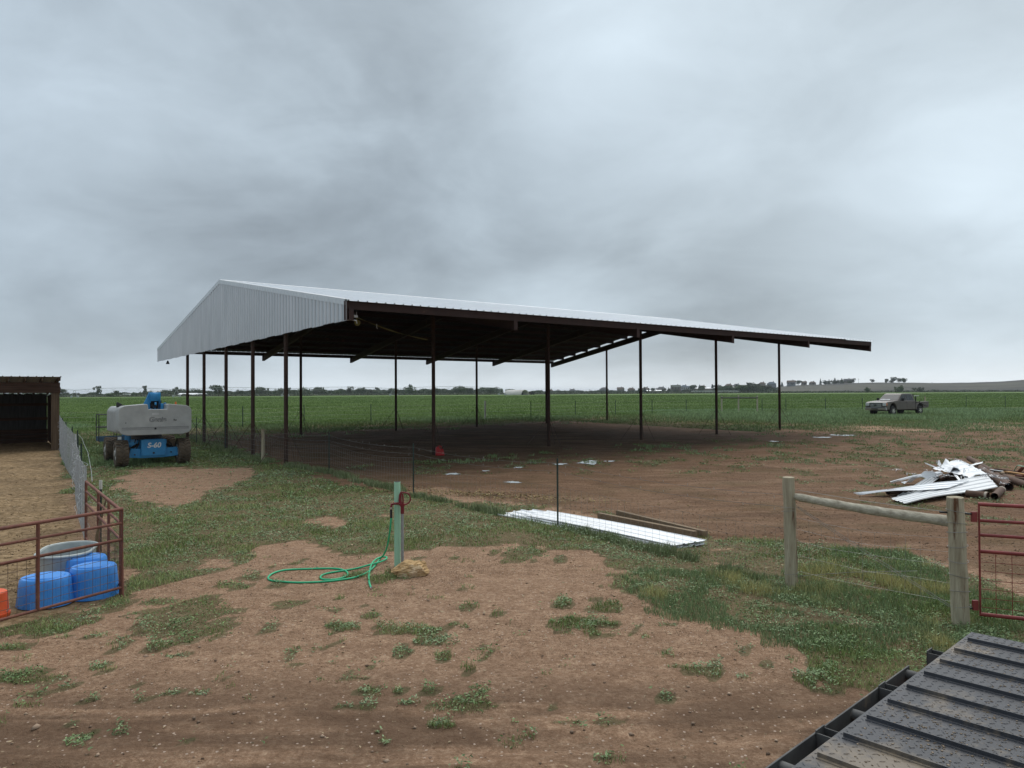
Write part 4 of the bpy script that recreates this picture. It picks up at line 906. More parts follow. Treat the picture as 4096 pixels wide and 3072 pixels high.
# ================================================================ boom lift
cx_, cy_ = -13.93, 27.42; lift = empty('boom_lift', (cx_, cy_, zg(cx_, cy_)), YAW)
tag(lift, 'blue and grey boom lift with muddy lugged tyres parked on grass by the pen', 'boom lift')
def wheel(parent, x, y, side):
    R, Wd = .46, .40; mb = MB(); pr = [(.25, -Wd / 2), (.36, -Wd / 2 - .0), (R - .05, -Wd / 2), (R - .02, -Wd / 2 + .04), (R - .02, Wd / 2 - .04), (R - .05, Wd / 2), (.36, Wd / 2), (.25, Wd / 2)]
    seg = 40; vs = []
    for r, o in pr:
        for i in range(seg): t = 2 * math.pi * i / seg; vs.append((x + o, y + r * math.cos(t), R + r * math.sin(t)))
    mb.add(vs, [(k * seg + i, k * seg + (i + 1) % seg, (k + 1) * seg + (i + 1) % seg, (k + 1) * seg + i) for k in range(len(pr) - 1) for i in range(seg)])
    ty = mb.build('tyre', M_tyremud, parent); lg = MB(); n = 20
    for i in range(n):
        for s_ in (-1, 1):
            t = 2 * math.pi * (i + (.5 if s_ > 0 else 0)) / n; seg_pts = []
            for (o, dt) in ((0.01, .20), (.08, .04), (.195, .0)):
                tt = t + dt; seg_pts.append((s_ * o, tt))
            for (o1, t1), (o2, t2) in zip(seg_pts[:-1], seg_pts[1:]):
                P = [];
                for o, t_ in ((o1, t1), (o2, t2)):
                    for dtt in (-.055, .055):
                        for r in (R - .03, R + .012): P.append((x + o, y + r * math.cos(t_ + dtt), R + r * math.sin(t_ + dtt)))
                lg.add(P, [(0, 1, 3, 2), (4, 6, 7, 5), (1, 5, 7, 3), (0, 4, 5, 1), (2, 3, 7, 6)])
    lg.build('tread', M_tyremud, ty, smooth=0)
    rm = MB(); rm.cyl((x + side * (Wd / 2 - .02), y, R), (x - side * Wd / 2, y, R), .26, .25, 24); rm.cyl((x + side * (Wd / 2 - .01), y, R), (x + side * (Wd / 2 + .02), y, R), .11, .10, 16)
    rm.build('rim', mat('wheel rim', (.50, .50, .48), (.33, .32, .30), rough=.6, scale=8), ty)
    return ty
for x, y, s_ in ((-1.025, -1.25, -1), (1.025, -1.25, 1), (-1.025, 1.25, -1), (1.025, 1.25, 1)): wheel(lift, x, y, s_)
mb = MB(); mb.prism([(-.83, .30), (-.35, .26), (.35, .26), (.83, .30), (.80, .62), (.42, .60), (-.42, .60), (-.74, .62)], -1.42, -1.20, 'y'); mb.build('axle_beam', M_liftblue, lift, bevel=.015)
mb = MB(); mb.prism([(-.83, .34), (.83, .34), (.80, .62), (-.80, .62)], 1.15, 1.4, 'y'); mb.build('axle_beam', M_liftblue, lift)
mb = MB(); mb.box((0, 0, .68), (1.0, 2.3, .42)); mb.build('chassis', M_liftblue, lift, bevel=.02)
mb = MB(); mb.prism([(-.40, .34), (.38, .34), (.385, .93), (-.40, .93)], -1.50, -1.3, 'y'); pl_ = mb.build('end_plate', M_liftblue, lift, bevel=.012)
mb = MB(); mb.cyl((-.32, -1.44, .93), (.32, -1.44, .93), .012); mb.box((.39, -1.48, .62), (.02, .05, .6)); mb.box((-.41, -1.48, .62), (.02, .05, .6)); mb.build('plate_edge', M_liftblue, lift)
mb = MB(); mb.cyl((-.01, -1.52, .44), (-.01, -1.49, .44), .035); mb.build('tow_pin', M_dark, lift)
mb = MB(); mb.cyl((-.62, -1.50, .40), (-.62, -1.40, .40), .025); mb.cyl((.58, -1.50, .44), (.58, -1.40, .44), .025); mb.build('pin_bolt', M_dark, lift)
text_mesh('lettering', 'S-60', .25, M_whitepaint, lift, (.0, -1.506, .71), (math.radians(90), 0, 0), .003, .18, .008)
mb = MB(); mb.cyl((-.78, -1.02, .60), (-.78, -1.02, 1.22), .10, seg=20); mb.build('steer_cylinder', M_liftblue, lift)
mb = MB(); mb.beam((-1.0, -1.2, .74), (-.6, -1.25, .80), .14, .12); mb.build('axle_arm', M_liftblue, lift)
mb = MB(); mb.beam((-.88, -1.25, .52), (-.4, -1.1, .78), .08, .08); mb.beam((.88, -1.25, .52), (.4, -1.1, .74), .08, .08); mb.tube([(-.7, -1.3, .4), (-.5, -1.35, .70), (-.45, -1.3, .9), (-.55, -1.2, .95), (-.6, -1.1, .7)], .018, 6); mb.tube([(.75, -1.3, .4), (.6, -1.35, .75), (.5, -1.3, .85)], .018, 6)
mb.box((-.78, -1.3, .42), (.16, .2, .18)); mb.box((.80, -1.3, .46), (.14, .2, .22)); mb.build('steering_hoses', M_black, lift)
mb = MB(); mb.cyl((0, .0, .88), (0, 0, 1.10), .55, seg=32); mb.build('turntable', M_dark, lift)
mb = MB(); mb.box((0, -.2, 1.13), (1.5, 2.0, .10)); mb.build('turret_deck', M_dark, lift)
# counterweight: rear-view outline with the boom slot, rounded
out_ = [(-1.20, 1.30), (-1.12, 1.17), (-.90, 1.11), (.90, 1.11), (1.12, 1.17), (1.20, 1.30), (1.20, 1.98), (1.14, 2.10), (1.02, 2.16), (.42, 2.22), (.38, 2.20), (.37, 2.02), (-.25, 2.02), (-.27, 2.20), (-.31, 2.22), (-1.02, 2.16), (-1.14, 2.10), (-1.20, 1.98)]
mb = MB(); mb.prism(out_, -1.86, -1.15, 'y'); cwt = mb.build('counterweight', M_liftgrey, lift, bevel=.07, smooth=50)
mb = MB(); mb.box((.0, -1.864, 1.385), (2.20, .008, .014)); mb.build('seam_line', M_greydark, cwt)
mb = MB(); mb.box((.0, -1.858, 1.335), (2.2, .012, .075)); mb.build('recessed_band', mat('band grey', (.30, .31, .31), (.25, .26, .26), rough=.6), cwt)
mb = MB(); mb.cyl((-.02, -1.875, 1.335), (-.02, -1.855, 1.335), .035, seg=18); mb.build('dark_hole_disc', M_dark, cwt)  # solid dark disc, coloured for the shade inside a tow hole
mb = MB(); mb.box((-.02, -1.862, 1.86), (.22, .006, .075)); mb.build('decal_plate', mat('pale decal', (.50, .51, .51), rough=.5), cwt)
t1 = text_mesh('lettering', 'Genie', .235, M_greydark, cwt, (.05, -1.862, 1.66), (math.radians(90), 0, 0), .004, .12, .010)
t2 = text_mesh('lettering_face', 'Genie', .235, M_liftgrey, cwt, (.05, -1.868, 1.662), (math.radians(90), 0, 0), .004, .12, -.004)
mb = MB(); mb.box((.60, -1.865, 1.64), (.025, .008, .06)); mb.box((.655, -1.865, 1.625), (.06, .008, .03)); mb.box((-.97, -1.865, 1.56), (.03, .006, .03)); mb.build('small_sticker', M_dark, cwt)
for s_ in (-1, 1):
    mb = MB(); mb.prism([(s_ * .42, 1.18), (s_ * 1.20, 1.18), (s_ * 1.20, 1.96), (s_ * 1.08, 2.12), (s_ * .42, 2.15)], -1.14, .95, 'y'); mb.build('side_cowl', M_liftgrey, lift, bevel=.06, smooth=50)
# boom, its yellow-free pivot and arms: runs forward (+y)
mb = MB(); mb.prism([(-1.32, 2.58), (-1.28, 2.62), (-.95, 2.62), (.35, 2.05), (.35, 1.75), (-.2, 1.70), (-.55, 2.0), (-.95, 2.22), (-1.30, 2.26)], -.10, -.07, 'x'); mb.build('pivot_cheek', M_liftblue, lift, bevel=.008)
mb = MB(); mb.prism([(-1.32, 2.58), (-1.28, 2.62), (-.95, 2.62), (.35, 2.05), (.35, 1.75), (-.2, 1.70), (-.55, 2.0), (-.95, 2.22), (-1.30, 2.26)], .22, .25, 'x'); mb.build('pivot_cheek', M_liftblue, lift, bevel=.008)
mb = MB(); mb.add([(-.10, -1.33, 2.32), (.25, -1.33, 2.32), (.25, -1.33, 2.58), (-.10, -1.33, 2.58), (.25, -.95, 2.63), (-.10, -.95, 2.63), (.25, -1.28, 2.63), (-.10, -1.28, 2.63)], [(0, 1, 2, 3), (3, 2, 6, 7), (7, 6, 4, 5)]); mb.build('pivot_cover', M_liftblue, lift, solid=.02)
mb = MB(); mb.box((.075, 2.9, 1.86), (.30, 6.6, .34)); mb.build('boom', M_liftblue, lift, bevel=.02)
mb = MB(); mb.box((-.30, -1.0, 2.06), (.06, .5, .28)); mb.box((.32, -1.0, 2.08), (.10, .5, .30)); mb.box((.42, -1.2, 2.1), (.03, .3, .32)); mb.build('turret_riser', M_liftblue, lift, bevel=.01)
mb = MB(); mb.prism([(-.33, 2.02), (-.08, 2.02), (-.08, 2.58), (-.12, 2.58), (-.34, 2.15)], -1.22, -1.18, 'y'); mb.build('slanted_web', M_liftblue, lift, bevel=.01)
mb = MB(); mb.cyl((.075, -1.30, 2.0), (.075, -.6, 2.3), .05); mb.cyl((.05, -1.3, 2.22), (.11, -1.3, 2.22), .06); mb.build('lift_cylinder', M_liftblue, lift)
mb = MB()
for k in range(6): mb.tube([(-.04 + .035 * k, -1.28, 2.03), (-.05 + .035 * k, -1.33, 2.15), (-.03 + .035 * k, -1.25, 2.28)], .013, 6)
mb.box((.075, -1.05, 2.2), (.30, .05, .3)); mb.build('hydraulic_hoses', M_black, lift)
mb = MB(); mb.cyl((.30, -1.05, 2.1), (.30, -1.05, 2.34), .035); mb.build('filter_canister', M_dark, lift)
mb = MB(); mb.cyl((.76, -1.35, 2.17), (.76, -1.35, 2.19), .045); mb.build('beacon_base', M_dark, lift)
mb = MB(); mb.cyl((.76, -1.35, 2.19), (.76, -1.35, 2.29), .035, .03, 16); mb.build('beacon', M_amber, lift)
mb = MB(); mb.prism([(-1.16, 2.10), (-.94, 2.16), (-1.02, 2.24), (-1.15, 2.30)], -1.2, -1.05, 'y'); mb.build('exhaust_guard', M_dark, lift, bevel=.01)
# work platform at the far end of the boom
pf_ = MB(); px0, px1, py0, py1, pz = -1.02, 1.02, 4.6, 5.4, .60
pf_.box((0, 5.0, pz), (2.04, .8, .03))
for y in (py0, py1): pf_.box((0, y, pz + .08), (2.04, .02, .18))
for x in (px0, px1): pf_.box((x, 5.0, pz + .08), (.02, .8, .18))
pf_.build('platform_floor', M_platform, lift)
mb = MB()
for z in (1.18, 1.72): mb.tube([(px0, py0, z), (px0 - .02, (py0 + py1) / 2, z), (px0, py1, z), (px1, py1, z), (px1, py0, z)], .018, 8, True)
for x in (px0, -.35, .35, px1):
    for y in (py0, py1): mb.cyl((x, y, pz), (x, y, 1.72), .018, seg=8)
mb.build('guard_rail', M_dark, lift)
mb = MB(); mb.box((-.25, 4.55, pz + .1), (.14, .02, .12)); mb.build('decal_plate', M_whitepaint, lift)
mb = MB(); mb.prism([(4.2, 1.70), (6.2, 1.70), (6.2, 1.95), (5.4, 1.95), (4.2, 1.98)], -.02, .17, 'x'); mb.box((.075, 5.6, 1.2), (.15, .15, 1.1)); mb.build('jib_mount', M_liftblue, lift)
# ================================================================ pickup truck
tp0 = AT(3588, 1600, 65.0); pk = empty('pickup_truck', (tp0.x, tp0.y, zg(tp0.x, tp0.y) + .0), math.radians(208.7))
tag(pk, 'taupe crew cab pickup truck with cut down bed parked in long grass', 'pickup truck')
HW = 1.0
def arch(cx, r, zb, n=9, rev=False):
    p = [(cx + r * math.cos(math.pi * k / n), zb + r * math.sin(math.pi * k / n)) for k in range(n + 1)]; return p
FW, RW = 2.05, -1.85
body = [(2.95, .52), (3.02, .75), (3.0, 1.13), (2.86, 1.21), (2.0, 1.29), (1.45, 1.33), (1.2, 1.31), (-1.15, 1.29), (-1.16, .50)] + [(FW - .48, .50)] + arch(FW, .48, .62)[::-1] + [(FW + .48, .52)]
mb = MB(); mb.prism(body, -HW, HW, 'y'); pb = mb.build('body', M_truck, pk, bevel=.05, smooth=40)
cab = [(1.40, 1.24), (.66, 1.88), (.40, 1.95), (-.75, 1.95), (-1.0, 1.86), (-1.15, 1.24)]
mb = MB(); vs = []
def cabpt(x, z, s_): return (x, s_ * (HW - .03 - (z - 1.24) * .26), z)
n = len(cab); mb.add([cabpt(x, z, -1) for x, z in cab] + [cabpt(x, z, 1) for x, z in cab], [tuple(range(n))[::-1], tuple(range(n, 2 * n))] + [(i, (i + 1) % n, n + (i + 1) % n, n + i) for i in range(n)]); mb.build('cab', M_truck, pk, bevel=.04, smooth=40)
def winq(name, pts, off=.006):
    mb = MB()
    mb.add(pts, [tuple(range(len(pts)))]); o = mb.build(name, M_glass, pk, smooth=0, solid=.008); return o
def sidew(pts, s_): return [(x, s_ * (HW - .03 - (z - 1.24) * .26 + .008), z) for x, z in pts]
for s_ in (-1, 1):
    winq('side_window', sidew([(1.00, 1.35), (.62, 1.80), (.14, 1.84), (.14, 1.34)], s_)); winq('side_window', sidew([(.04, 1.34), (.04, 1.84), (-.74, 1.84), (-.94, 1.35)], s_))
k_ = (1.88 - 1.24) / (1.40 - .66)
def wsp(x, y): return (x + .006, y, 1.24 + (1.40 - x) * k_ + .010)
winq('windshield', [wsp(1.27, -.86), wsp(1.27, .86), wsp(.72, .76), wsp(.72, -.76)])
mb = MB(); mb.add([(1.29, -.75, 1.36), (1.29, .2, 1.36), (1.22, .2, 1.42), (1.22, -.75, 1.42)], [(0, 1, 2, 3)]); mb.v = [(a + .02, b, c + .02) for a, b, c in mb.v]; mb.build('windshield_paper', M_whitepaint, pk, smooth=0, solid=.004)
mb = MB(); mb.box((3.005, 0, .95), (.05, 1.20, .38)); mb.build('grille', M_dark, pk, bevel=.01)
for z in (.83, .93, 1.03):
    mb = MB(); mb.box((3.035, 0, z), (.02, 1.08, .035)); mb.build('grille_bar', M_chrome, pk, bevel=.006)
mb = MB(); mb.box((3.02, 0, 1.15), (.06, 1.24, .04)); mb.build('grille_crown', M_chrome, pk, bevel=.01)
text_mesh('lettering', 'GMC', .15, M_dark, pk, (3.052, 0, .93), (math.radians(90), 0, math.radians(90)), .006, 0, .01)
for s_ in (-1, 1):
    mb = MB(); mb.box((2.965, s_ * .80, .99), (.12, .34, .27)); hl = mb.build('headlight', M_lens, pk, bevel=.03)
    mb = MB(); mb.box((2.93, s_ * .96, 1.0), (.16, .09, .22)); mb.build('turn_signal', mat('orange lens', (.55, .22, .12), rough=.2) if s_ > 0 else M_lens, pk, bevel=.02)
mb = MB(); mb.prism([(2.88, .46), (3.10, .50), (3.14, .72), (2.95, .74)], -1.0, 1.0, 'y'); mb.build('front_bumper', M_chromemat, pk, bevel=.03)
mb = MB(); mb.box((3.125, -.05, .60), (.03, .62, .10)); mb.build('dark_opening_plate', M_dark, pk)  # solid dark plate; its colour stands for the shade in an opening
mb = MB(); mb.box((3.11, 0, .745), (.05, 1.9, .04)); mb.build('bumper_strip', M_dark, pk)
bed = [(-1.20, .50), (-1.20, 1.02), (-2.9, 1.18), (-3.12, 1.16), (-3.14, .66), (RW - .47, .62)] ; bed = [(-1.22, .52), (-1.22, 1.0), (-2.05, 1.06), (-2.12, 1.20), (-3.10, 1.22), (-3.16, 1.1), (-3.12, .66), (RW - .46, .62)] + arch(RW, .46, .62)[::-1][0:] + [(RW + .46, .52)]
for s_ in (-1, 1):
    mb = MB(); mb.prism(bed, s_ * .99, s_ * .80, 'y'); mb.build('bed_side', M_truck, pk, bevel=.02, smooth=40)
mb = MB(); mb.box((-2.15, 0, .68), (1.9, 1.6, .06)); mb.box((-3.12, 0, .95), (.05, 1.6, .5)); mb.build('bed_floor', M_dark, pk)
mb = MB()
for y in (-.7, -.35, 0, .35, .7): mb.box((-1.28, y, 1.35), (.05, .06, 1.0))
mb.box((-1.28, 0, 1.82), (.06, 1.6, .06)); mb.box((-1.28, .93, 1.1), (.06, .08, 1.2)); mb.build('headache_rack', M_dark, pk)
mb = MB(); mb.tube([(-1.3, .5, 1.72), (-2.4, .55, 1.72)], .02, 8); mb.build('rack_tube', M_whitepaint, pk)
mb = MB(); mb.box((-1.72, .25, 1.02), (.55, .85, .34)); mb.cyl((-1.5, .75, 1.1), (-1.95, .75, 1.1), .13); mb.build('gear_box', mat('olive gear', (.07, .07, .045), (.03, .03, .022), rough=.7, scale=9), pk, bevel=.04)
for x in (FW, RW):
    for s_ in (-1, 1):
        mb = MB(); mb.cyl((x, s_ * .76, .41), (x, s_ * 1.0, .41), .41, seg=30); wh = mb.build('wheel', M_black, pk, bevel=.035)
        mb = MB(); mb.cyl((x, s_ * .99, .41), (x, s_ * 1.005, .41), .24, seg=26); mb.build('rim', M_dark, wh)
        mb = MB()
        for k in range(6):
            a = k * math.pi / 3; mb.beam((x + .05 * math.cos(a), s_ * 1.012, .41 + .05 * math.sin(a)), (x + .24 * math.cos(a), s_ * 1.012, .41 + .24 * math.sin(a)), .02, .075, up=(-math.sin(a), 0, math.cos(a)))
        mb.cyl((x, s_ * 1.0, .41), (x, s_ * 1.03, .41), .06); mb.build('spoke', M_chrome, wh)
    mb = MB(); mb.box((x, 0, .55), (.9, 1.5, .3)); mb.build('wheel_well', M_black, pk)
for s_ in (-1, 1):
    mb = MB(); mb.box((.98, s_ * 1.18, 1.42), (.10, .22, .27)); mb.box((.98, s_ * 1.03, 1.34), (.06, .16, .05)); mb.build('mirror', M_black, pk, bevel=.02)
    for x in (.18, -.80): mb = MB(); mb.box((x, s_ * 1.012, 1.12), (.18, .03, .05)); mb.build('door_handle', M_dark, pk, bevel=.01)
    mb = MB(); mb.box((.09, s_ * 1.002, .92), (.012, .008, .62)); mb.box((1.12, s_ * 1.002, .92), (.012, .008, .62)); mb.build('door_seam', M_dark, pk)
mb = MB(); mb.cyl((.2, .1, 1.93), (.2, .1, 2.0), .02); mb.build('roof_antenna', M_dark, pk)
# ================================================================ far field fence
ff = [(-30, 44), (-18.7, 50), (-15.6, 54), (-10.9, 55.6), (-2.2, 58.7), (1.6, 61.5), (5.8, 66), (9.9, 69), (13.8, 71), (17.4, 72), (21.0, 74)]
ff2 = [(26.2, 75.5), (28.7, 75.5), (33.5, 77), (38.9, 80), (47, 82), (58, 92), (63, 92), (72, 96), (84, 101)]
def fieldfence(label, pts, thick=()):
    e = empty('field_fence', (pts[0][0], pts[0][1], 0)); tag(e, label, 'fence'); q = [(p[0] - pts[0][0], p[1] - pts[0][1], zg(*p)) for p in pts]
    for i, p in enumerate(q):
        if i in thick: mb = MB(); mb.cyl((p[0], p[1], p[2] - .2), (p[0], p[1], p[2] + 1.55), .07, seg=10); mb.build('wooden_post', M_wood if i != 4 or len(thick) > 1 else M_concrete, e)
        else: mb = MB(); mb.box((p[0], p[1], p[2] + .72), (.05, .05, 1.45)); mb.build('steel_post', M_tpost, e)
    mb = MB()
    for h in (.35, .65, .95, 1.25):
        mb.tube([Vector(p) + Vector((0, 0, h)) for p in q], .004, 3)
    mb.build('wire_strand', M_wire, e, smooth=0)
fieldfence('thin wire fence on dark steel posts between barn and green field', ff, (4,))
fieldfence('thin wire fence on dark steel posts behind the pickup truck', ff2, (4, 7))
fb = empty('field_gate_brace', (21.6, 74.5, zg(21.6, 74.5))); tag(fb, 'dark horizontal pole on three pale posts in the far fence line', 'fence brace')
d_ = (4.1, 1.0)
for t in (0.02, .48, 1.0):
    mb = MB(); mb.cyl((d_[0] * t, d_[1] * t, -.2), (d_[0] * t, d_[1] * t, 1.75 if t != .48 else 1.85), .085, .08, 10); mb.build('brace_post', M_wood2, fb)
mb = MB(); mb.cyl((0, -.1, 1.55), (d_[0], d_[1] - .1, 1.52), .07, seg=10); mb.build('brace_rail', M_dark, fb)
# ================================================================ far: irrigation pivot, hut, houses, trees, hill
M_pivot = mat('pivot steel', (.42, .44, .45), (.30, .32, .33), rough=.5, metal=.4, scale=1)
def FP(px, Y, h=0.0): x = (px - 2048) / FPX * Y; return Vector((x, Y, zg(x, Y) + h))
piv = empty('irrigation_pivot', tuple(FP(1140, 365))); tag(piv, 'long arched centre pivot irrigation line on wheeled towers across the far field', 'irrigation pivot')
tw = [(60, 350), (298, 352), (706, 356), (1140, 362), (1573, 370), (2007, 380)]; base = Vector(piv.location)
for i, (px, Yv) in enumerate(tw):
    p = FP(px, Yv) - base; mb = MB()
    for dx in (-1.6, 1.6): mb.tube([p + Vector((dx, 0, .3)), p + Vector((dx * .1, 0, 3.7))], .10, 5)
    mb.tube([p + Vector((-1.6, 0, .5)), p + Vector((1.6, 0, .5))], .08, 5)
    for dx in (-1.6, 1.6): mb.cyl(p + Vector((dx, -.15, .55)), p + Vector((dx, .15, .55)), .55, seg=14)
    mb.build('tower', M_pivot, piv, smooth=0)
for (a, Ya), (b, Yb) in zip(tw[:-1], tw[1:]):
    A = FP(a, Ya) - base + Vector((0, 0, 3.7)); B = FP(b, Yb) - base + Vector((0, 0, 3.7)); n = 24; mb = MB()
    arc = [A.lerp(B, t / n) + Vector((0, 0, 1.0 * 4 * (t / n) * (1 - t / n))) for t in range(n + 1)]; mb.tube(arc, .085, 6); mb.build('span_pipe', M_pivot, piv)
    mb = MB(); low = [A.lerp(B, t / 8) + Vector((0, 0, 1.0 * 4 * (t / 8) * (1 - t / 8) - 1.05)) for t in range(1, 8)]
    mb.tube([A] + low + [B], .03, 4)
    for t, q in zip(range(1, 8), low):
        for dd in (-.025, .025): mb.tube([q, A.lerp(B, t / 8 + dd) + Vector((0, 0, 1.0 * 4 * (t / 8) * (1 - t / 8)))], .04, 4)
    for t in range(1, 16):
        q = A.lerp(B, t / 16) + Vector((0, 0, 1.0 * 4 * (t / 16) * (1 - t / 16))); mb.tube([q, q + Vector((0, 0, -2.2))], .018, 3)
    mb.build('truss', M_pivot, piv, smooth=0)
# arched metal hut
hb = FP(2066, 400); hut = empty('arched_hut', tuple(hb)); tag(hut, 'pale arched corrugated metal hut with dark open end at the field edge', 'hut')
def archring(r, w, y, z0=-.1, n=20): return [(w * math.cos(math.pi * k / n), y, z0 + r * math.sin(math.pi * k / n)) for k in range(n + 1)]
RZ = Matrix.Rotation(math.radians(52), 4, 'Z')
mb = MB(); A = archring(2.9, 3.6, -6); B = archring(2.9, 3.6, 6); vs = [RZ @ Vector(p) for p in A + B]; mb.add(vs, [(i, i + 1, 21 + i + 1, 21 + i) for i in range(20)]); mb.build('arched_shell', M_concrete, hut, solid=.12)
mb = MB(); mb.add([RZ @ Vector((x, y, z)) for x, y, z in archring(2.8, 3.5, 5.5)], [tuple(range(21))]); mb.build('back_wall', M_dark, hut, solid=.05)
mb = MB(); mb.box(RZ @ Vector((0, -3, .6)), (2.2, 1.6, 1.2), rz=.5); mb.build('stored_machine', M_dark, hut)
for i, (px, lab, m_) in enumerate(((2106, 'red farm wagon parked beside the arched hut', M_gatered), (2119, 'dark red farm wagon second from the arched hut', M_redox), (2131, 'grey framed farm wagon third from the arched hut', M_dark))):
    q = FP(px, 405); e = empty('farm_wagon', tuple(q)); tag(e, lab, 'wagon', 'wagons beside the arched hut')
    mb = MB(); mb.box((0, 0, 1.15), (1.6, 3, .9)); mb.build('box', m_, e, bevel=.05)
    for dx in (-.55, .55): mb = MB(); mb.cyl((dx, -1.6, .4), (dx, -1.4, .4), .4, seg=12); mb.build('wheel', M_black, e)
# houses
M_roofs = [mat('grey shingle', (.10, .105, .11), rough=.9, scale=2), mat('brown shingle', (.12, .095, .08), rough=.9, scale=2), mat('blue grey shingle', (.10, .13, .16), rough=.9, scale=2), mat('green grey shingle', (.085, .10, .085), rough=.9, scale=2)]
M_walls = [mat('white siding', (.58, .59, .59), rough=.8, scale=1), mat('beige siding', (.30, .27, .23), rough=.8, scale=1), mat('grey siding', (.24, .255, .27), rough=.8, scale=1), mat('tan siding', (.22, .185, .15), rough=.8, scale=1)]
def house(label, px, Yv, Wd, Hh, roof, wall, storeys=1, zoff=0.0, hip=True, garage=True):
    q = FP(px, Yv, zoff); e = empty('house', tuple(q), rz=-math.atan2(q.x, q.y) * .9); tag(e, label, 'house', 'houses along the horizon'); D = Wd * .6
    mb = MB(); mb.box((0, 0, Hh * .5 - 1), (Wd, D, Hh + 2)); mb.build('wall', M_walls[wall], e)
    o = .5; rh = Wd * .24; Hh_ = Hh; r = Wd * (.22 if hip else .5)
    mb = MB(); P = [(-Wd / 2 - o, -D / 2 - o, Hh), (Wd / 2 + o, -D / 2 - o, Hh), (Wd / 2 + o, D / 2 + o, Hh), (-Wd / 2 - o, D / 2 + o, Hh), (-r, 0, Hh + rh), (r, 0, Hh + rh)]
    mb.add(P, [(0, 1, 5, 4), (2, 3, 4, 5), (1, 2, 5), (3, 0, 4), (3, 2, 1, 0)]); rf = mb.build('roof', M_roofs[roof], e, smooth=0)
    mb = MB(); mb.box((Wd * .2, .4, Hh + rh * .8), (.9, .9, rh * 1.2)); mb.build('chimney', M_walls[3], rf)
    for s in range(storeys):
        for k in range(3):
            mb = MB(); mb.box((-Wd * .32 + k * Wd * .3, -D / 2 - .03, 1.5 + s * 2.8), (1.5, .08, 1.3)); mb.build('window', M_glass, e)
    mb = MB(); mb.box((Wd * .12, -D / 2 - .04, 1.0), (1.0, .08, 2.1)); mb.build('door', M_dark, e)
HS = [(1238, 900, 9, 3, 0, 2, 1, 'small grey house with dark roof low in the trees behind the pivot', 0), (1688, 800, 11, 3, 0, 0, 1, 'pale house with grey roof behind the pivot before the hut', 0), (1752, 820, 9, 3, 0, 1, 1, 'low beige house between trees near the pivot end', 0), (1922, 800, 12, 3, 1, 1, 1, 'long beige house just before the arched hut', 0),
      (2200, 1000, 9, 3.2, 1, 3, 1, 'first small brown house past the arched hut', 1), (2290, 1020, 10, 3.4, 0, 2, 1, 'second small grey house past the arched hut', 1), (2416, 1000, 13, 3.6, 0, 2, 1, 'grey house with broad hip roof beside a back barn post', 2), (2481, 980, 9, 4.5, 1, 1, 1, 'narrow beige house with brown roof among poplars', 2),
      (2525, 990, 10, 3.6, 1, 3, 1, 'tan house with brown roof by the utility pole', 2), (2582, 950, 11, 3.6, 1, 3, 1, 'brown roofed house with long pale fence in front', 2), (2645, 930, 12, 3.6, 0, 3, 1, 'dark roofed house right after the second utility pole', 2), (2703, 880, 12, 5.4, 3, 3, 2, 'large green grey roofed house on the horizon', 2),
      (2737, 880, 8.5, 6.0, 2, 0, 2, 'white two storey house with blue grey roof', 2), (2763, 890, 8, 5.2, 2, 0, 2, 'smaller white house touching the two storey one', 2), (2810, 900, 9, 5.5, 1, 1, 1, 'beige house half behind a big round tree', 2), (2868, 900, 10, 5.6, 0, 2, 1, 'grey house just past the fourth front barn post', 2),
      (2915, 900, 9, 6.4, 1, 3, 2, 'tall brown house on the rise before the dark grove', 3), (2947, 910, 9, 6.4, 0, 1, 2, 'tall beige house next to the dark grove', 3), (3049, 900, 8, 6.5, 1, 1, 1, 'beige house above the dark grove', 5), (3086, 900, 11, 6.0, 2, 2, 1, 'grey blue house before the last front barn post', 5),
      (3165, 950, 10.5, 3.2, 1, 2, 1, 'wide house on top of the bare hill next to a round tree', 10.5), (3216, 960, 7, 3.0, 1, 1, 1, 'small beige house on top of the bare hill', 10.5), (3250, 960, 8.5, 1.8, 1, 1, 1, 'low flat house on the hill with only its roof clear', 11.0), (3390, 1000, 10, 3.0, 0, 3, 1, 'long low house on the hill crest among trees', 13.5)]
for (px, Yv, Wd, Hh, r_, w_, st_, lab, zo) in HS: house(lab, px, Yv, Wd, Hh, r_, w_, st_, zo, hip=(px % 3 != 0))
def longshed(label, px, Yv, L, H, m_, name='farm_shed', zo=0.0):
    q = FP(px, Yv, zo); e = empty(name, tuple(q)); tag(e, label, name.split('_')[-1]); mb = MB(); mb.box((0, 0, H / 2 - .5), (L, 6, H + 1)); mb.build('wall', M_walls[1], e); mb = MB(); mb.prism([(-3.4, H), (3.4, H), (0, H + 1.1)], -L / 2 - .3, L / 2 + .3, 'x'); mb.build('roof', m_, e)
longshed('long low white roofed shed behind the boom lift', 755, 500, 12, 1.2, M_white)
longshed('pale mound roofed shed beside the long low white one', 808, 500, 6, 1.0, M_galvwall)
longshed('pale low shed under the trees before the hut', 1730, 760, 12, 1.4, M_white); longshed('low tan shed close to the arched hut', 1925, 700, 14, 1.6, M_galv)
longshed('white roofed long shed above the white fence', 2830, 870, 34, 4.2, M_white, zo=1.5); longshed('second white roofed long shed above the white fence end', 2935, 860, 22, 5.0, M_white, zo=1.5); longshed('long pale shed beside the brown roofed house', 2610, 900, 36, 2.2, M_white, zo=1.0)
q = FP(507, 480); e = empty('box_trailer', tuple(q)); tag(e, 'white box trailer parked in the far scrub behind the boom lift', 'trailer'); mb = MB(); mb.box((0, 0, 1.3), (4.2, 2.2, 1.6)); mb.build('box', M_walls[0], e, bevel=.05)
for dx in (-1, 1): mb = MB(); mb.cyl((dx, -1.2, .4), (dx, -1, .4), .4, seg=12); mb.build('wheel', M_black, e)
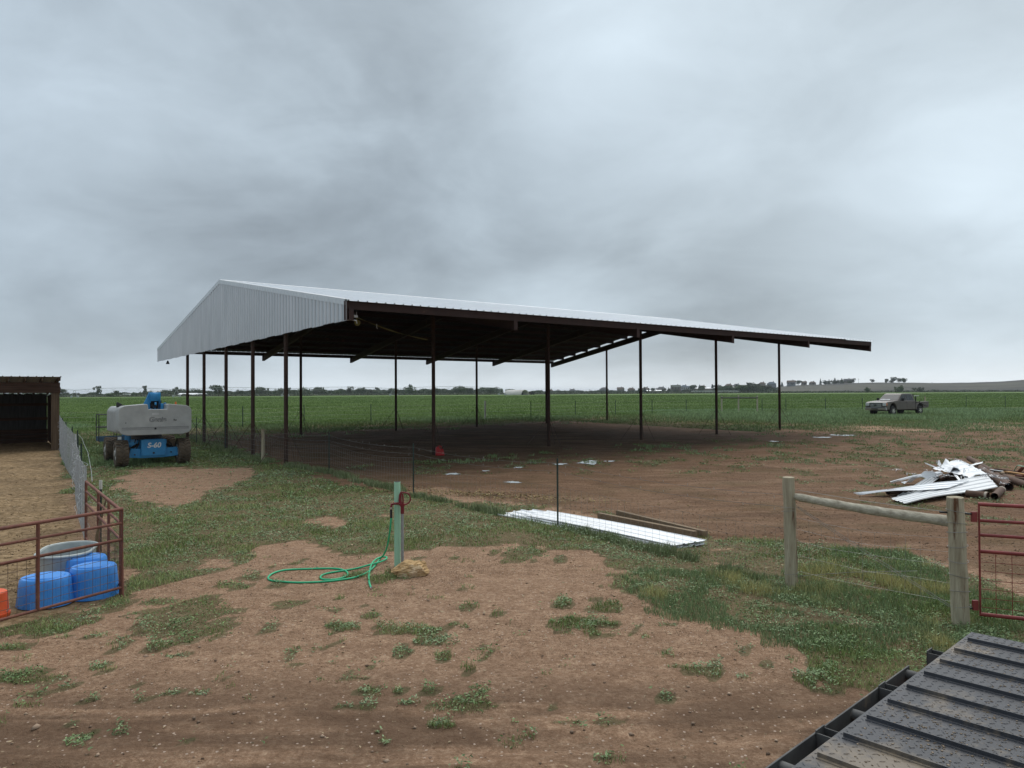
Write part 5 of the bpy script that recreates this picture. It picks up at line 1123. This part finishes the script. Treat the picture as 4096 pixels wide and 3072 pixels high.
q = FP(2860, 760, 0); wf = empty('white_rail_fence', tuple(q)); tag(wf, 'long white rail fence at the far edge of the green field', 'fence')
for z in (.9, 1.7, 2.5):
    mb = MB(); mb.box((0, 0, z), (50, .1, .42)); mb.build('rail', M_walls[0], wf)
for k in range(18): mb = MB(); mb.box((-25 + k * 50 / 17, 0, 1.1), (.3, .2, 3.2)); mb.build('fence_post', M_walls[0], wf)
# hill with grey rocky slope
M_hill = mat('dry hill grass', (.085, .082, .058), (.050, .048, .037), rough=1, scale=.012, stretch=(1, 1.5, 14), detail=10, c3=(.034, .034, .030), c3t=.54)
hp_ = [(2900, 0), (3060, 2), (3110, 8.2), (3200, 10.6), (3300, 11.6), (3400, 13.2), (3500, 13.8), (3600, 13.6), (3700, 13.0), (3800, 12.6), (3900, 13.0), (4000, 14.2), (4096, 16.4), (4300, 20), (4700, 26), (5600, 34), (7000, 30), (9000, 0)]
us = np.linspace(2900, 9000, 260); hh = np.interp(us, [p[0] for p in hp_], [p[1] for p in hp_]); V = []; rows = [(620, 0.0), (660, .10), (720, .32), (800, .55), (870, .72), (930, .90), (975, 1.0), (1100, 1.02), (1500, .9), (2400, 0)]
for (Yv, f) in rows:
    for u, h_ in zip(us, hh):
        x = (u - 2048) / FPX * Yv; nz = (float(fbm(np.array([x * .03]), np.array([Yv * .03]), 7, 4)[0]) - .5) * 2.6 * (f > .05) * min(1, h_ / 6)
        V.append((x, Yv, zg(x, Yv) - .6 + h_ * f * (Yv / 975) ** .35 + nz * .45))
nn = len(us); V = np.array(V); F = np.array([(k * nn + i, k * nn + i + 1, (k + 1) * nn + i + 1, (k + 1) * nn + i) for k in range(len(rows) - 1) for i in range(nn - 1)])
hill = np_mesh('hill', V, F, M_hill); hill.data.polygons.foreach_set('use_smooth', [True] * len(F)); tag(hill, 'low bare grey brown hill along the horizon', 'hill', kind='structure')
def hillz(px, Yv=975):
    return float(np.interp(px, [p[0] for p in hp_], [p[1] for p in hp_])) - .6
# trees
def leafmat(n, a, b): 
    m = mat(n, a, b, rough=.8, scale=.6, spec=.1); return m
ML = [leafmat('dark green leaves', (.10, .125, .075), (.06, .078, .05)), leafmat('mid green leaves', (.105, .145, .062), (.060, .088, .042)), leafmat('grey green leaves', (.13, .145, .105), (.08, .09, .066)), leafmat('blue green needles', (.055, .078, .062), (.034, .050, .042))]
def crown_mesh(name, lobes, n, leaf, seed, m_):
    r = np.random.default_rng(seed); V = []; F = []; tot = sum(l[3] * l[4] for l in lobes)
    for (x, y, z, rx, rz) in lobes:
        k = int(n * rx * rz / tot); d = r.normal(size=(k, 3)); d /= np.linalg.norm(d, axis=1)[:, None]; rad = r.uniform(.45, 1.12, k) ** .7
        c = np.array([x, y, z]) + d * rad[:, None] * np.array([rx, rx, rz]); a = r.normal(size=(k, 3)); a /= np.linalg.norm(a, axis=1)[:, None]; b = np.cross(a, r.normal(size=(k, 3))); b /= np.linalg.norm(b, axis=1)[:, None]
        s = leaf * r.uniform(.6, 1.4, k)[:, None]; o = len(V) * 4
        q = np.stack([c - a * s, c - b * s * .7, c + a * s, c + b * s * .7], 1); V.append(q.reshape(-1, 3))
    V = np.concatenate(V); F = np.arange(len(V)).reshape(-1, 4); me_o = np_mesh(name, V, F, m_); return me_o
def tree_proto(kind, seed, m_):
    r = random.Random(seed); e = empty({'round': 'deciduous_tree', 'open': 'cottonwood_tree', 'cone': 'conifer_tree', 'bush': 'shrub', 'pop': 'poplar_tree'}[kind])
    if kind == 'round': L = [(r.uniform(-.30, .30), r.uniform(-.3, .3), r.uniform(.45, .78), r.uniform(.17, .27), r.uniform(.14, .2)) for _ in range(9)] + [(0, 0, .35, .34, .14)]; th = .6; n = 900
    elif kind == 'open': L = [(r.uniform(-.28, .28), r.uniform(-.2, .2), r.uniform(.3, .88), r.uniform(.08, .16), r.uniform(.09, .14)) for _ in range(11)]; th = .85; n = 700
    elif kind == 'cone': L = [(0, 0, z, .24 * (1 - z) + .03, .09) for z in (.12, .24, .36, .48, .6, .72, .84, .93)]; th = .9; n = 600
    elif kind == 'pop': L = [(r.uniform(-.03, .03), 0, z, .12, .12) for z in (.2, .35, .5, .65, .8, .9)]; th = .9; n = 500
    else: L = [(r.uniform(-.45, .45), r.uniform(-.3, .3), r.uniform(.3, .6), r.uniform(.24, .36), r.uniform(.22, .34)) for _ in range(7)]; th = .4; n = 600
    c = crown_mesh('crown', L, n, .042 if kind != 'bush' else .06, seed, m_); c.parent = e
    mb = MB(); mb.tube([(0, 0, -.08), (.01, 0, .2), (0, 0, th)], [.028, .02, .006], 6)
    for k in range(4): a = k * 1.6 + r.random(); z = .2 + .1 * k; mb.tube([(0, 0, z), (.22 * math.cos(a), .2 * math.sin(a), z + .22)], [.012, .004], 5)
    mb.build('trunk', M_trunk, e); return e
protos = {}
for kind, ms in (('round', (0, 1, 2)), ('open', (0, 2)), ('cone', (3, 0)), ('bush', (1, 2, 0)), ('pop', (1,))):
    protos[kind] = [tree_proto(kind, 100 + 7 * i + len(kind), ML[m_]) for i, m_ in enumerate(ms)]
used = set(); TREES = []
def tree(kind, px, Yv, H, wide=1.0, zo=0.0, label=None, var=None):
    TREES.append((kind, px, Yv, H, wide, zo, label, var))
tree('open', 392, 420, 6.9, 1.0, label='tall open crowned tree nearer the livestock shed behind the boom lift', var=0)
tree('open', 576, 420, 6.9, .75, label='tall thin crowned tree beside the blue boom top', var=1)
tree('round', 876, 440, 7.5, 1.5, label='big round dark tree behind the gable end posts', var=0)
tree('round', 245, 430, 5.4, 1.3, label='round tree next to the livestock shed corner', var=0)
tree('bush', 440, 450, 3.2, 1.6, label='wide low bush right after the tall open crowned tree', var=0)
tree('bush', 3350 + 353 * .3373, 560, 4.8, .9, 0, 'round bush alone at the field edge before the truck', 0)
tree('bush', 3350 + 735 * .3373, 520, 6.0, .95, 0, 'largest round bush at the field edge behind the truck', 0)
tree('bush', 3350 + 953 * .3373, 540, 5.0, 1.5, 0, 'wide pale green bush at the field edge past the truck', 1)
tree('bush', 3350 + 1135 * .3373, 600, 3.0, 1.1, 0, 'small bush past the wide pale green one', 2)
tree('round', 1876, 560, 6.0, 1.1, 0, 'thick dark tree between the last pivot tower and the barn post', 0)
tree('round', 1962, 520, 5.6, 1.3, 0, 'dark spreading tree leaning over the last pivot span', 0)
tree('round', 2040, 560, 5.2, 1.5, 0, 'wide dark tree rising behind the arched hut', 1)
r_ = random.Random(5)
def cluster(a, b, n, Ylo, Yhi, h0, h1, kinds, desc, zo=0.0, onhill=False, wide=(.8, 1.5)):
    xs = sorted(r_.uniform(a, b) for _ in range(n)); W_ = ['first', 'second', 'third', 'fourth', 'fifth', 'sixth', 'seventh', 'eighth', 'ninth', 'tenth', 'eleventh', 'twelfth', 'thirteenth', 'fourteenth', 'fifteenth', 'sixteenth', 'seventeenth', 'eighteenth', 'nineteenth', 'twentieth', 'twenty-first', 'twenty-second']
    for i, x in enumerate(xs):
        k = r_.choice(kinds); tree(k, x, r_.uniform(Ylo, Yhi), r_.uniform(h0, h1) * (1.1 if b < 2200 else .88 if not onhill else 1.5), r_.uniform(*wide), (hillz(x) - .8 if onhill else zo), W_[i] + ' ' + desc)
cluster(255, 700, 12, 480, 560, 2.8, 4.6, ['bush', 'round', 'bush'], 'dark tree counted from the livestock shed along the horizon')
cluster(700, 1140, 18, 520, 640, 4.2, 7.0, ['round', 'round', 'bush', 'pop'], 'dark tree of the horizon row behind the gable posts')
cluster(1140, 1580, 18, 560, 720, 4.5, 7.8, ['round', 'round', 'open', 'bush'], 'dark tree of the horizon row behind the middle pivot span')
cluster(1580, 2000, 18, 600, 760, 4.5, 8.8, ['round', 'round', 'open', 'bush', 'cone'], 'dark tree of the horizon row behind the last pivot span')
cluster(2130, 2470, 18, 850, 1000, 4.0, 8.0, ['round', 'cone', 'round', 'bush'], 'small dark tree of the horizon row past the hut')
cluster(2470, 2760, 20, 800, 900, 4.5, 9.0, ['round', 'cone', 'pop', 'round'], 'tree among the horizon houses before the white two storey house')
cluster(2760, 2960, 16, 780, 880, 6.0, 11.0, ['round', 'cone', 'round'], 'tree among the horizon houses behind the white rail fence', 1.0)
cluster(2965, 3080, 16, 640, 760, 7.0, 11.0, ['round', 'round', 'open'], 'dark tree of the dense grove before the bare hill', 0.5, wide=(1.2, 1.8))
cluster(3120, 3480, 16, 960, 990, 3.0, 6.0, ['round', 'bush', 'cone'], 'small tree on the crest of the bare hill', onhill=True)
cluster(3480, 3640, 8, 960, 990, 3.0, 6.5, ['round', 'bush'], 'tree on the hill crest behind the truck', onhill=True)
cluster(3640, 4096, 10, 700, 930, 1.5, 2.6, ['bush'], 'small scrub bush on the hill slope past the truck', onhill=False, zo=1.5)
for (kind, px, Yv, H, wide, zo, lab, var) in TREES:
    ps = protos[kind]; i = (var if var is not None else r_.randrange(len(ps))) % len(ps); src = ps[i]
    if (kind, i) in used: t = copy_tree(src)
    else: t = src; used.add((kind, i))
    q = FP(px, Yv, zo); t.location = q; t.scale = (H * wide, H * wide, H); t.rotation_euler = (0, 0, r_.uniform(0, 6.28)); t['label'] = lab; t['category'] = 'bush' if kind == 'bush' else 'tree'
    t['group'] = 'trees and bushes along the horizon'
for kind in protos:
    for i, p in enumerate(protos[kind]):
        if (kind, i) not in used:
            for c in list(p.children): bpy.data.objects.remove(c)
            bpy.data.objects.remove(p)
# low scrub that closes the horizon
def scrub(name, label, spans, m_):
    V = []
    for (a, b, Yv, h, dens) in spans:
        k = int((b - a) * dens); u = rng.uniform(a, b, k); Yy = Yv * rng.uniform(.96, 1.06, k); x = (u - 2048) / FPX * Yy; env = .55 + .8 * fbm(u * .03, u * 0 + 3, 3, 4)
        z = zt(x, Yy) + rng.uniform(0, 1, k) ** 1.3 * h * env; c = np.stack([x, Yy, z], -1); a_ = rng.normal(size=(k, 3)); a_ /= np.linalg.norm(a_, axis=1)[:, None]; b_ = np.cross(a_, rng.normal(size=(k, 3))); b_ /= np.linalg.norm(b_, axis=1)[:, None]; s = .0011 * Yy[:, None] * rng.uniform(.5, 1.3, (k, 1))
        V.append(np.stack([c - a_ * s, c - b_ * s * .6, c + a_ * s, c + b_ * s * .6], 1).reshape(-1, 3))
    V = np.concatenate(V); o = np_mesh(name, V, np.arange(len(V)).reshape(-1, 4), m_); tag(o, label, 'scrub', kind='stuff')
scrub('distant_scrub', 'low dark scrub closing the horizon behind the green field', [(-900, 240, 520, 3.6, 16), (200, 700, 520, 2.8, 40), (650, 1250, 600, 4.3, 40), (1250, 2010, 700, 5.4, 40), (2100, 2500, 950, 3.6, 40), (2450, 2960, 880, 2.8, 36), (2960, 3110, 700, 4.5, 50)], ML[0])
scrub('dry_verge', 'pale grey green weeds on the far edge of the field', [(-900, 1250, 470, 1.3, 9), (1250, 2300, 560, 1.3, 12), (2100, 3150, 640, 1.2, 9), (3080, 4400, 600, 1.4, 7)], ML[2])
# utility poles
for i, (px, v, Yv) in enumerate(((2232, 1556, 900), (2280, 1552, 900), (2358, 1556, 900), (2494, 1552, 900), (2626, 1551, 900), (3187, 1530, 1000), (3306, 1527, 1050), (3434, 1514, 1000), (3596, 1517, 1000), (3728, 1528, 1100), (3946, 1526, 1100))):
    hz_y = 1575 - .0053 * (px - 1850); q = FP(px, Yv, 0 if px < 3000 else hillz(px)); top = CAMH + (hz_y - v) / FPX * Yv; e = empty('utility_pole', tuple(q)); Hh = top - q.z
    tag(e, ['first', 'second', 'third', 'fourth', 'fifth', 'sixth', 'seventh', 'eighth', 'ninth', 'tenth', 'eleventh'][i] + ' thin utility pole past the arched hut along the horizon', 'utility pole', 'utility poles on the horizon')
    mb = MB(); mb.cyl((0, 0, -1), (0, 0, Hh), .16, .12, 6); mb.build('pole', M_trunk, e); mb = MB(); mb.box((0, 0, Hh - .9), (2.4, .15, .2)); mb.build('crossarm', M_trunk, e)
# puddles
def puddle(label, u, v, a, b, seed):
    c = G(u, v); e1 = G(u + a, v); f1 = G(u, v - b); rx, ry = (e1 - c).length, (f1 - c).length; r = random.Random(seed); n = 40; mb = MB(); ph = [r.uniform(0, 6.28) for _ in range(5)]
    pts = []
    for k in range(n):
        t = 2 * math.pi * k / n; q = 1 + .22 * math.sin(2 * t + ph[0]) + .18 * math.sin(3 * t + ph[1]) + .14 * math.sin(5 * t + ph[2]) + .12 * math.sin(9 * t + ph[3]) + .1 * math.sin(14 * t + ph[4])
        pts.append((c.x + rx * q * math.cos(t), c.y + ry * q * math.sin(t)))
    zz = max(zg(*p) for p in pts + [(c.x, c.y)]) + .004
    mb.add([(x - c.x, y - c.y, 0) for x, y in pts], [tuple(range(n))]); o = mb.build('puddle', M_water, smooth=0); o.location = (c.x, c.y, zz); tag(o, label, 'puddle', kind='structure')
M_water = bpy.data.materials.new('puddle water'); M_water.use_nodes = True; b_ = M_water.node_tree.nodes['Principled BSDF']; b_.inputs['Base Color'].default_value = (.30, .30, .29, 1); b_.inputs['Roughness'].default_value = .03; b_.inputs['Specular IOR Level'].default_value = 1.0; b_.inputs['IOR'].default_value = 1.6
for i, (u, v, a, b) in enumerate(((2355, 1850, 42, 6), (2440, 1845, 18, 2), (2240, 1857, 26, 3), (1812, 1896, 22, 4), (1942, 1884, 12, 2), (2052, 1929, 32, 3), (2075, 1870, 20, 2), (3370, 1742, 38, 3), (3290, 1750, 30, 2), (3100, 1766, 20, 2))): puddle(['largest', 'short thin', 'thin pale', 'rounded', 'tiny', 'long low', 'small streaky', 'bright far', 'broken far', 'farthest faint'][i] + ' puddle on the muddy yard', u, v, a, b, i)
# ================================================================ grass, weeds, gravel
def vcmat(name, rough=.75, tr=.25):
    m = bpy.data.materials.new(name); m.use_nodes = True; t = m.node_tree; b = t.nodes['Principled BSDF']; a = t.nodes.new('ShaderNodeVertexColor'); a.layer_name = 'Col'
    t.links.new(a.outputs[0], b.inputs['Base Color']); b.inputs['Roughness'].default_value = rough; b.inputs['Specular IOR Level'].default_value = .06
    return m
M_blade = vcmat('grass blades'); M_leaf = vcmat('weed leaves', .6); M_stone = vcmat('loose stones', .9)
def blades(name, label, x, y, h, w, lean, col, cat='grass'):
    n = len(x); z = zt(x, y); th = rng.uniform(0, 2 * np.pi, n); ld = rng.uniform(0, 2 * np.pi, n); ll = lean * rng.uniform(.2, 1, n) * h
    sx, sy = np.cos(th) * w / 2, np.sin(th) * w / 2; lx, ly = np.cos(ld) * ll, np.sin(ld) * ll
    P = lambda fx, fz, s: np.stack([x + lx * fx + sx * s, y + ly * fx + sy * s, z + h * fz - .005], -1)
    V = np.stack([P(0, 0, 1), P(0, 0, -1), P(.3, .62, .7), P(.3, .62, -.7), P(1, 1.0, 0)], 1).reshape(-1, 3)
    b = (np.arange(n) * 5)[:, None]; F = np.concatenate([b + np.array([[0, 1, 3]]), b + np.array([[0, 3, 2]]), b + np.array([[2, 3, 4]])]); C = np.repeat(col, 5, 0)
    o = np_mesh(name, V, F, M_blade, C); tag(o, label, cat, kind='stuff'); return o
def leaves(name, label, x, y, z, s, col, cat='weeds', flat=.35):
    n = len(x); zz = zt(x, y) + z; a = rng.normal(size=(n, 3)); a[:, 2] *= flat; a /= np.linalg.norm(a, axis=1)[:, None]; u = rng.normal(size=(n, 3)) * .6; u[:, 2] += 1.0; b = np.cross(a, u); b /= np.linalg.norm(b, axis=1)[:, None]
    c = np.stack([x, y, zz], -1); s = s[:, None]; V = np.stack([c - a * s, c - b * s * .38, c + a * s, c + b * s * .38], 1).reshape(-1, 3)
    o = np_mesh(name, V, np.arange(4 * n).reshape(-1, 4), M_leaf, np.repeat(col, 4, 0)); tag(o, label, cat, kind='stuff'); return o
def samp(n, y0, y1, k=.82, p=1.0):
    """candidate points in a wedge in front of the deck, denser near it"""
    u = rng.uniform(0, 1, n)
    if p == 1: y = y0 * (y1 / y0) ** u
    else: q = 2 - 2 * p + 0.0; e = 1 - p + 1; y = (y0 ** e + u * (y1 ** e - y0 ** e)) ** (1 / e)
    x = rng.uniform(-k, k, n) * (y + 1.0); return x, y
def colmix(n, A, B, f=None, j=.18):
    f = rng.uniform(0, 1, n) if f is None else f; c = np.array(A) * (1 - f[:, None]) + np.array(B) * f[:, None]; return np.clip(c * (1 + rng.normal(size=(n, 1)) * j), .004, 1)
onsheet = np.array([[p[0], p[1]] for p in (s0[0] + Vector((-.5, .3, 0)), s0[1] + Vector((-.45, .45, 0)), s0[3], s0[2])])
def clear(x, y):
    ok = ~pip(x, y, onsheet); dx, dy = x - 3.14, y - 4.96; a = dx * -.735 + dy * -.678; b = dx * .678 + dy * -.735; b = dx * .678 + dy * -.735
    ok &= ~((a > -.02) & (b < 2.6) & (b > -.2) & (a < 8)); return ok
# short grass of the strip
x, y = samp(760000, 3.2, 34, .84); g, yd, pn, fl_ = zones(x, y); keep = (rng.uniform(0, 1, len(x)) < g * (.55 + .6 * fbm(x * 1.9, y * 1.9, 120, 3))) & clear(x, y); x, y, g = x[keep], y[keep], g[keep]
hn = fbm(x * 1.4, y * 1.4, 77, 3); h = (.015 + .065 * np.clip((hn - .35) * 2.4, 0, 1)) * rng.uniform(.5, 1.4, len(x)) * (.5 + .5 * np.clip(g, 0, 1)); tone = fbm(x * .8, y * .8, 88, 4)
w = np.maximum(.0045, y * .0007)
colb = colmix(len(x), (.165, .225, .075), (.290, .345, .140), np.clip((tone - .35) * 3, 0, 1), .25)
blades('grass', 'short patchy green grass across the yard and along the fences', x, y, h, w, .9, colb)
# leafy bluish weeds
x, y = samp(950000, 3.2, 34, .84); g, yd, pn, fl_ = zones(x, y); wd = fbm(x * .9 + 9, y * .9, 99, 4); keep = (rng.uniform(0, 1, len(x)) < g * np.clip((wd - .30) * 5, .25, 1) * np.clip((fbm(x * 4, y * 4, 311, 2) - .25) * 3, .15, 1)) & clear(x, y); x, y, wd = x[keep], y[keep], wd[keep]
cl = fbm(x * 5, y * 5, 15, 3); z = rng.uniform(0, 1, len(x)) ** .8 * (.012 + .10 * np.clip((cl - .38) * 3, 0, 1)); s = np.maximum(.015, y * .0014) * rng.uniform(.6, 1.4, len(x))
colw = colmix(len(x), (.145, .215, .090), (.225, .295, .170), np.clip((wd - .42) * 4 + rng.normal(size=len(x)) * .3, 0, 1), .25)
leaves('low_weeds', 'low bluish leafy weeds mixed into the grass', x, y, z, s, colw)
# taller grass along the fence line and foxtail by the brace
seglist = [((3.69, 9.55), (.88, 14.1)), ((.88, 14.1), (-2.5, 18.2)), ((-2.5, 18.2), (-5.95, 23.4)), ((-5.95, 23.4), (-9.45, 27.3)), ((-9.45, 27.3), (-12.7, 31.9)), ((-12.7, 31.9), (-21.5, 44.8))]
X_, Y_ = [], []
for i, ((ax, ay), (bx, by)) in enumerate(seglist):
    n = int(math.dist((ax, ay), (bx, by)) * (900 if i == 0 else 800)); t = rng.uniform(0, 1, n); o = rng.normal(0, .30 if i < 3 else .5, n) - (.25 if i > 1 else .05); X_.append(ax + (bx - ax) * t - .8 * -o * -1); Y_.append(ay + (by - ay) * t + .6 * o)
x, y = np.concatenate(X_), np.concatenate(Y_); k = (fbm(x * 1.6, y * 1.6, 131, 3) > .45) & clear(x, y) & ~pip(x, y, onsheet); x, y = x[k], y[k]
h = rng.uniform(.05, .17, len(x)) * (.6 + fbm(x * 2, y * 2, 5, 2)); blades('fence_grass', 'taller seeding grass growing along the wire fence', x, y, h, np.maximum(.005, y * .0007), .55, colmix(len(x), (.14, .20, .085), (.27, .29, .17), None, .22))
FOX = poly2([(1340, 1225), (1560, 1240), (1700, 1250), (1800, 1190), (1960, 1185), (2060, 1250), (2212, 1300), (2500, 1350), (2500, 1480), (2100, 1440), (1960, 1420), (1800, 1425), (1600, 1360), (1420, 1330)])
n = 200000; x = rng.uniform(.5, 9, n); y = rng.uniform(6.2, 14, n); k = pip(x + (fbm(x * 2, y * 2, 7) - .5) * .8, y + (fbm(x * 2, y * 2, 8) - .5) * .8, FOX) & clear(x, y) & (fbm(x * 1.8, y * 1.8, 140, 3) > .40); x, y = x[k], y[k]
yel = np.clip((fbm(x * 1.6 + 4, y * 1.6, 150, 3) - .55) * 6, 0, 1); h = rng.uniform(.03, .11, len(x)) * (.8 + .8 * yel); c = colmix(len(x), (.190, .270, .135), (.46, .42, .19), np.clip(yel * .9 + rng.normal(size=len(x)) * .15, 0, 1), .2)
blades('foxtail_grass', 'tall yellowing foxtail grass round the wooden brace posts', x, y, h, .0062 * np.ones(len(x)), .55, c)
# grass behind: between barn and field fence, round lift and truck
x, y = samp(620000, 26, 84, .95); g, yd, pn, fl_ = zones(x, y); keep = (rng.uniform(0, 1, len(x)) < g * .9); x, y, g, fl_ = x[keep], y[keep], g[keep], fl_[keep]
blue = np.clip((fbm(x * .25, y * .25, 160, 3) - .38) * 4, 0, 1); long_ = np.clip(ss(8, 16, x - 3) * ss(48, 58, y) + ss(6, 0, np.abs(y - (60 + .45 * np.clip(x, -20, 80)))) * .7, 0, 1); lt = fbm(x * .7, y * .7, 165, 3)
h = (.04 + .15 * long_ + .07 * (blue)) * rng.uniform(.5, 1.4, len(x)) * (.6 + .8 * lt); c = colmix(len(x), (.160, .220, .080), (.240, .340, .180), np.clip(blue * .7 + long_ * .5 + rng.normal(size=len(x)) * .15, 0, 1), .22)
blades('pasture_grass', 'long bluish green grass between the barn and the field fence', x, y, h, np.maximum(.016, y * .0007), .6, c)
# crop of the field
x, y = samp(480000, 50, 330, .98, 1.0); g, yd, pn, fl_ = zones(x, y); k = fl_ > .4; x, y = x[k], y[k]
gr = np.clip((fbm(x * .08, y * .05, 170, 4) - .35) * 3, 0, 1); c = colmix(len(x), (.135, .205, .065), (.180, .255, .090), gr, .12)
blades('field_crop', 'low green crop covering the wide flat field', x, y, rng.uniform(.08, .22, len(x)), y * .0008, .8, c, 'crop')
# straw strewn by the fence
n = 1500; cst = G2(1020, 1068, 0); x = cst.x + rng.normal(0, 1.7, n) ; y = cst.y + rng.normal(0, .35, n) - (x - cst.x) * .35; zz = rng.uniform(.005, .03, n); leaves('straw', 'yellow straw strewn on the soil by the fence', x, y, zz, rng.uniform(.02, .045, n), colmix(n, (.32, .25, .11), (.24, .19, .11)), 'straw', .1)
# dry stalks lying about and crumbs of manure
x, y = samp(4200, 2.6, 26, .84); k = clear(x, y) & (zones(x, y)[1] < .5); x, y = x[k], y[k]; leaves('dry_stalks', 'pale dry stalks and bits of straw lying over soil and weeds', x, y, rng.uniform(.004, .03, len(x)), rng.uniform(.010, .030, len(x)) * np.clip(y / 8, .7, 1.6), colmix(len(x), (.22, .16, .10), (.40, .32, .21)), 'straw', .08)
# gravel
def stones(name, label, x, y, s, c):
    n = len(x); z = zt(x, y); base = np.array([(1, 0, 0), (0, 1, 0), (-1, 0, 0), (0, -1, 0), (0, 0, .7), (0, 0, -.6)]); V = base[None] * s[:, None, None] * rng.uniform(.6, 1.25, (n, 6, 1)); a = rng.uniform(0, 6.28, n); ca, sa = np.cos(a), np.sin(a)
    vx = V[:, :, 0] * ca[:, None] - V[:, :, 1] * sa[:, None] * .8; vy = V[:, :, 0] * sa[:, None] + V[:, :, 1] * ca[:, None] * .8
    P = np.stack([vx + x[:, None], vy + y[:, None], V[:, :, 2] * .8 + z[:, None] + .15 * s[:, None]], -1).reshape(-1, 3); f = np.array([(0, 1, 4), (1, 2, 4), (2, 3, 4), (3, 0, 4), (1, 0, 5), (2, 1, 5), (3, 2, 5), (0, 3, 5)]); F = (np.arange(n) * 6)[:, None, None] + f[None]
    o = np_mesh(name, P, F.reshape(-1, 3), M_stone, np.repeat(c, 6, 0)); tag(o, label, 'gravel', kind='stuff'); return o
x, y = samp(430000, 2.2, 20, .84); g, yd, pn, fl_ = zones(x, y); dn = np.clip((fbm(x * .6, y * .9, 180, 4) - .30) * 3.5, .05, 1) * np.where(y < 6.0, .5, 1); k = (g < .3) & (rng.uniform(0, 1, len(x)) < dn) & (pn < .5) & (yd < .5) & clear(x, y); x, y = x[k], y[k]
s = rng.lognormal(-5.5, .42, len(x)); s = np.clip(s, .002, .0065) * np.clip(y / 7, .8, 1.5); c = colmix(len(x), (.12, .072, .046), (.42, .31, .215), rng.uniform(0, 1, len(x)) ** 1.3, .18)
stones('gravel', 'fine pinkish gravel spread over the bare soil', x, y, s, c)
x, y = samp(1500, 2.4, 18, .84); g, yd, pn, fl_ = zones(x, y); k = (pn < .5) & clear(x, y) & (g < .5); x, y = x[k], y[k]; stones('larger_gravel', 'larger loose stones dotted over the soil', x, y, np.clip(rng.lognormal(-4.2, .4, len(x)), .010, .05), colmix(len(x), (.16, .11, .08), (.36, .27, .20), None, .2))
x, y = samp(24000, 9, 34, .84); g, yd, pn, fl_ = zones(x, y); k = (pn > .5) | (yd > .5); x, y, pn = x[k], y[k], pn[k]; stones('soil_clods', 'small clods and chips on the pen and yard soil', x, y, rng.uniform(.006, .022, len(x)), np.where(pn[:, None] > .5, colmix(len(x), (.07, .045, .028), (.24, .17, .10)), colmix(len(x), (.09, .06, .042), (.20, .14, .10))))

# dried mud crumbs on the trailer deck
n = 14000; a = rng.uniform(.1, 6.4, n); b = rng.uniform(.05, 2.3, n); dn = fbm(a * 1.6, b * 1.6, 401, 4); k = dn + rng.uniform(-.10, .10, n) > .575; a, b = a[k], b[k]
x = 3.14 + a * -.735 + b * .678; y = 4.96 + a * -.678 + b * -.735
s = rng.uniform(.002, .010, len(x)); mo = stones('dried_mud', 'dried mud crumbs caked on the black trailer deck', x, y, s, colmix(len(x), (.18, .14, .10), (.34, .27, .20)))
co = np.empty(len(mo.data.vertices) * 3, np.float32); mo.data.vertices.foreach_get('co', co); co = co.reshape(-1, 3); co[:, 2] = (co[:, 2] - np.repeat(zt(x, y), 6)) * .5 + DZ + .001; mo.data.vertices.foreach_set('co', co.ravel()); mo['category'] = 'dried mud'
# moist air
hzb = MB(); hzb.box((0, 4200, 22), (14400, 9900, 50)); M_haze = bpy.data.materials.new('moist air'); M_haze.use_nodes = True; t_ = M_haze.node_tree; t_.nodes.clear(); o_ = t_.nodes.new('ShaderNodeOutputMaterial'); v_ = t_.nodes.new('ShaderNodeVolumePrincipled')
v_.inputs['Color'].default_value = (.80, .88, .97, 1); v_.inputs['Density'].default_value = .00012; t_.links.new(v_.outputs[0], o_.inputs['Volume'])
hz_o = hzb.build('haze', M_haze, smooth=0); tag(hz_o, 'faint moist haze hanging over the whole plain', 'haze', kind='stuff')
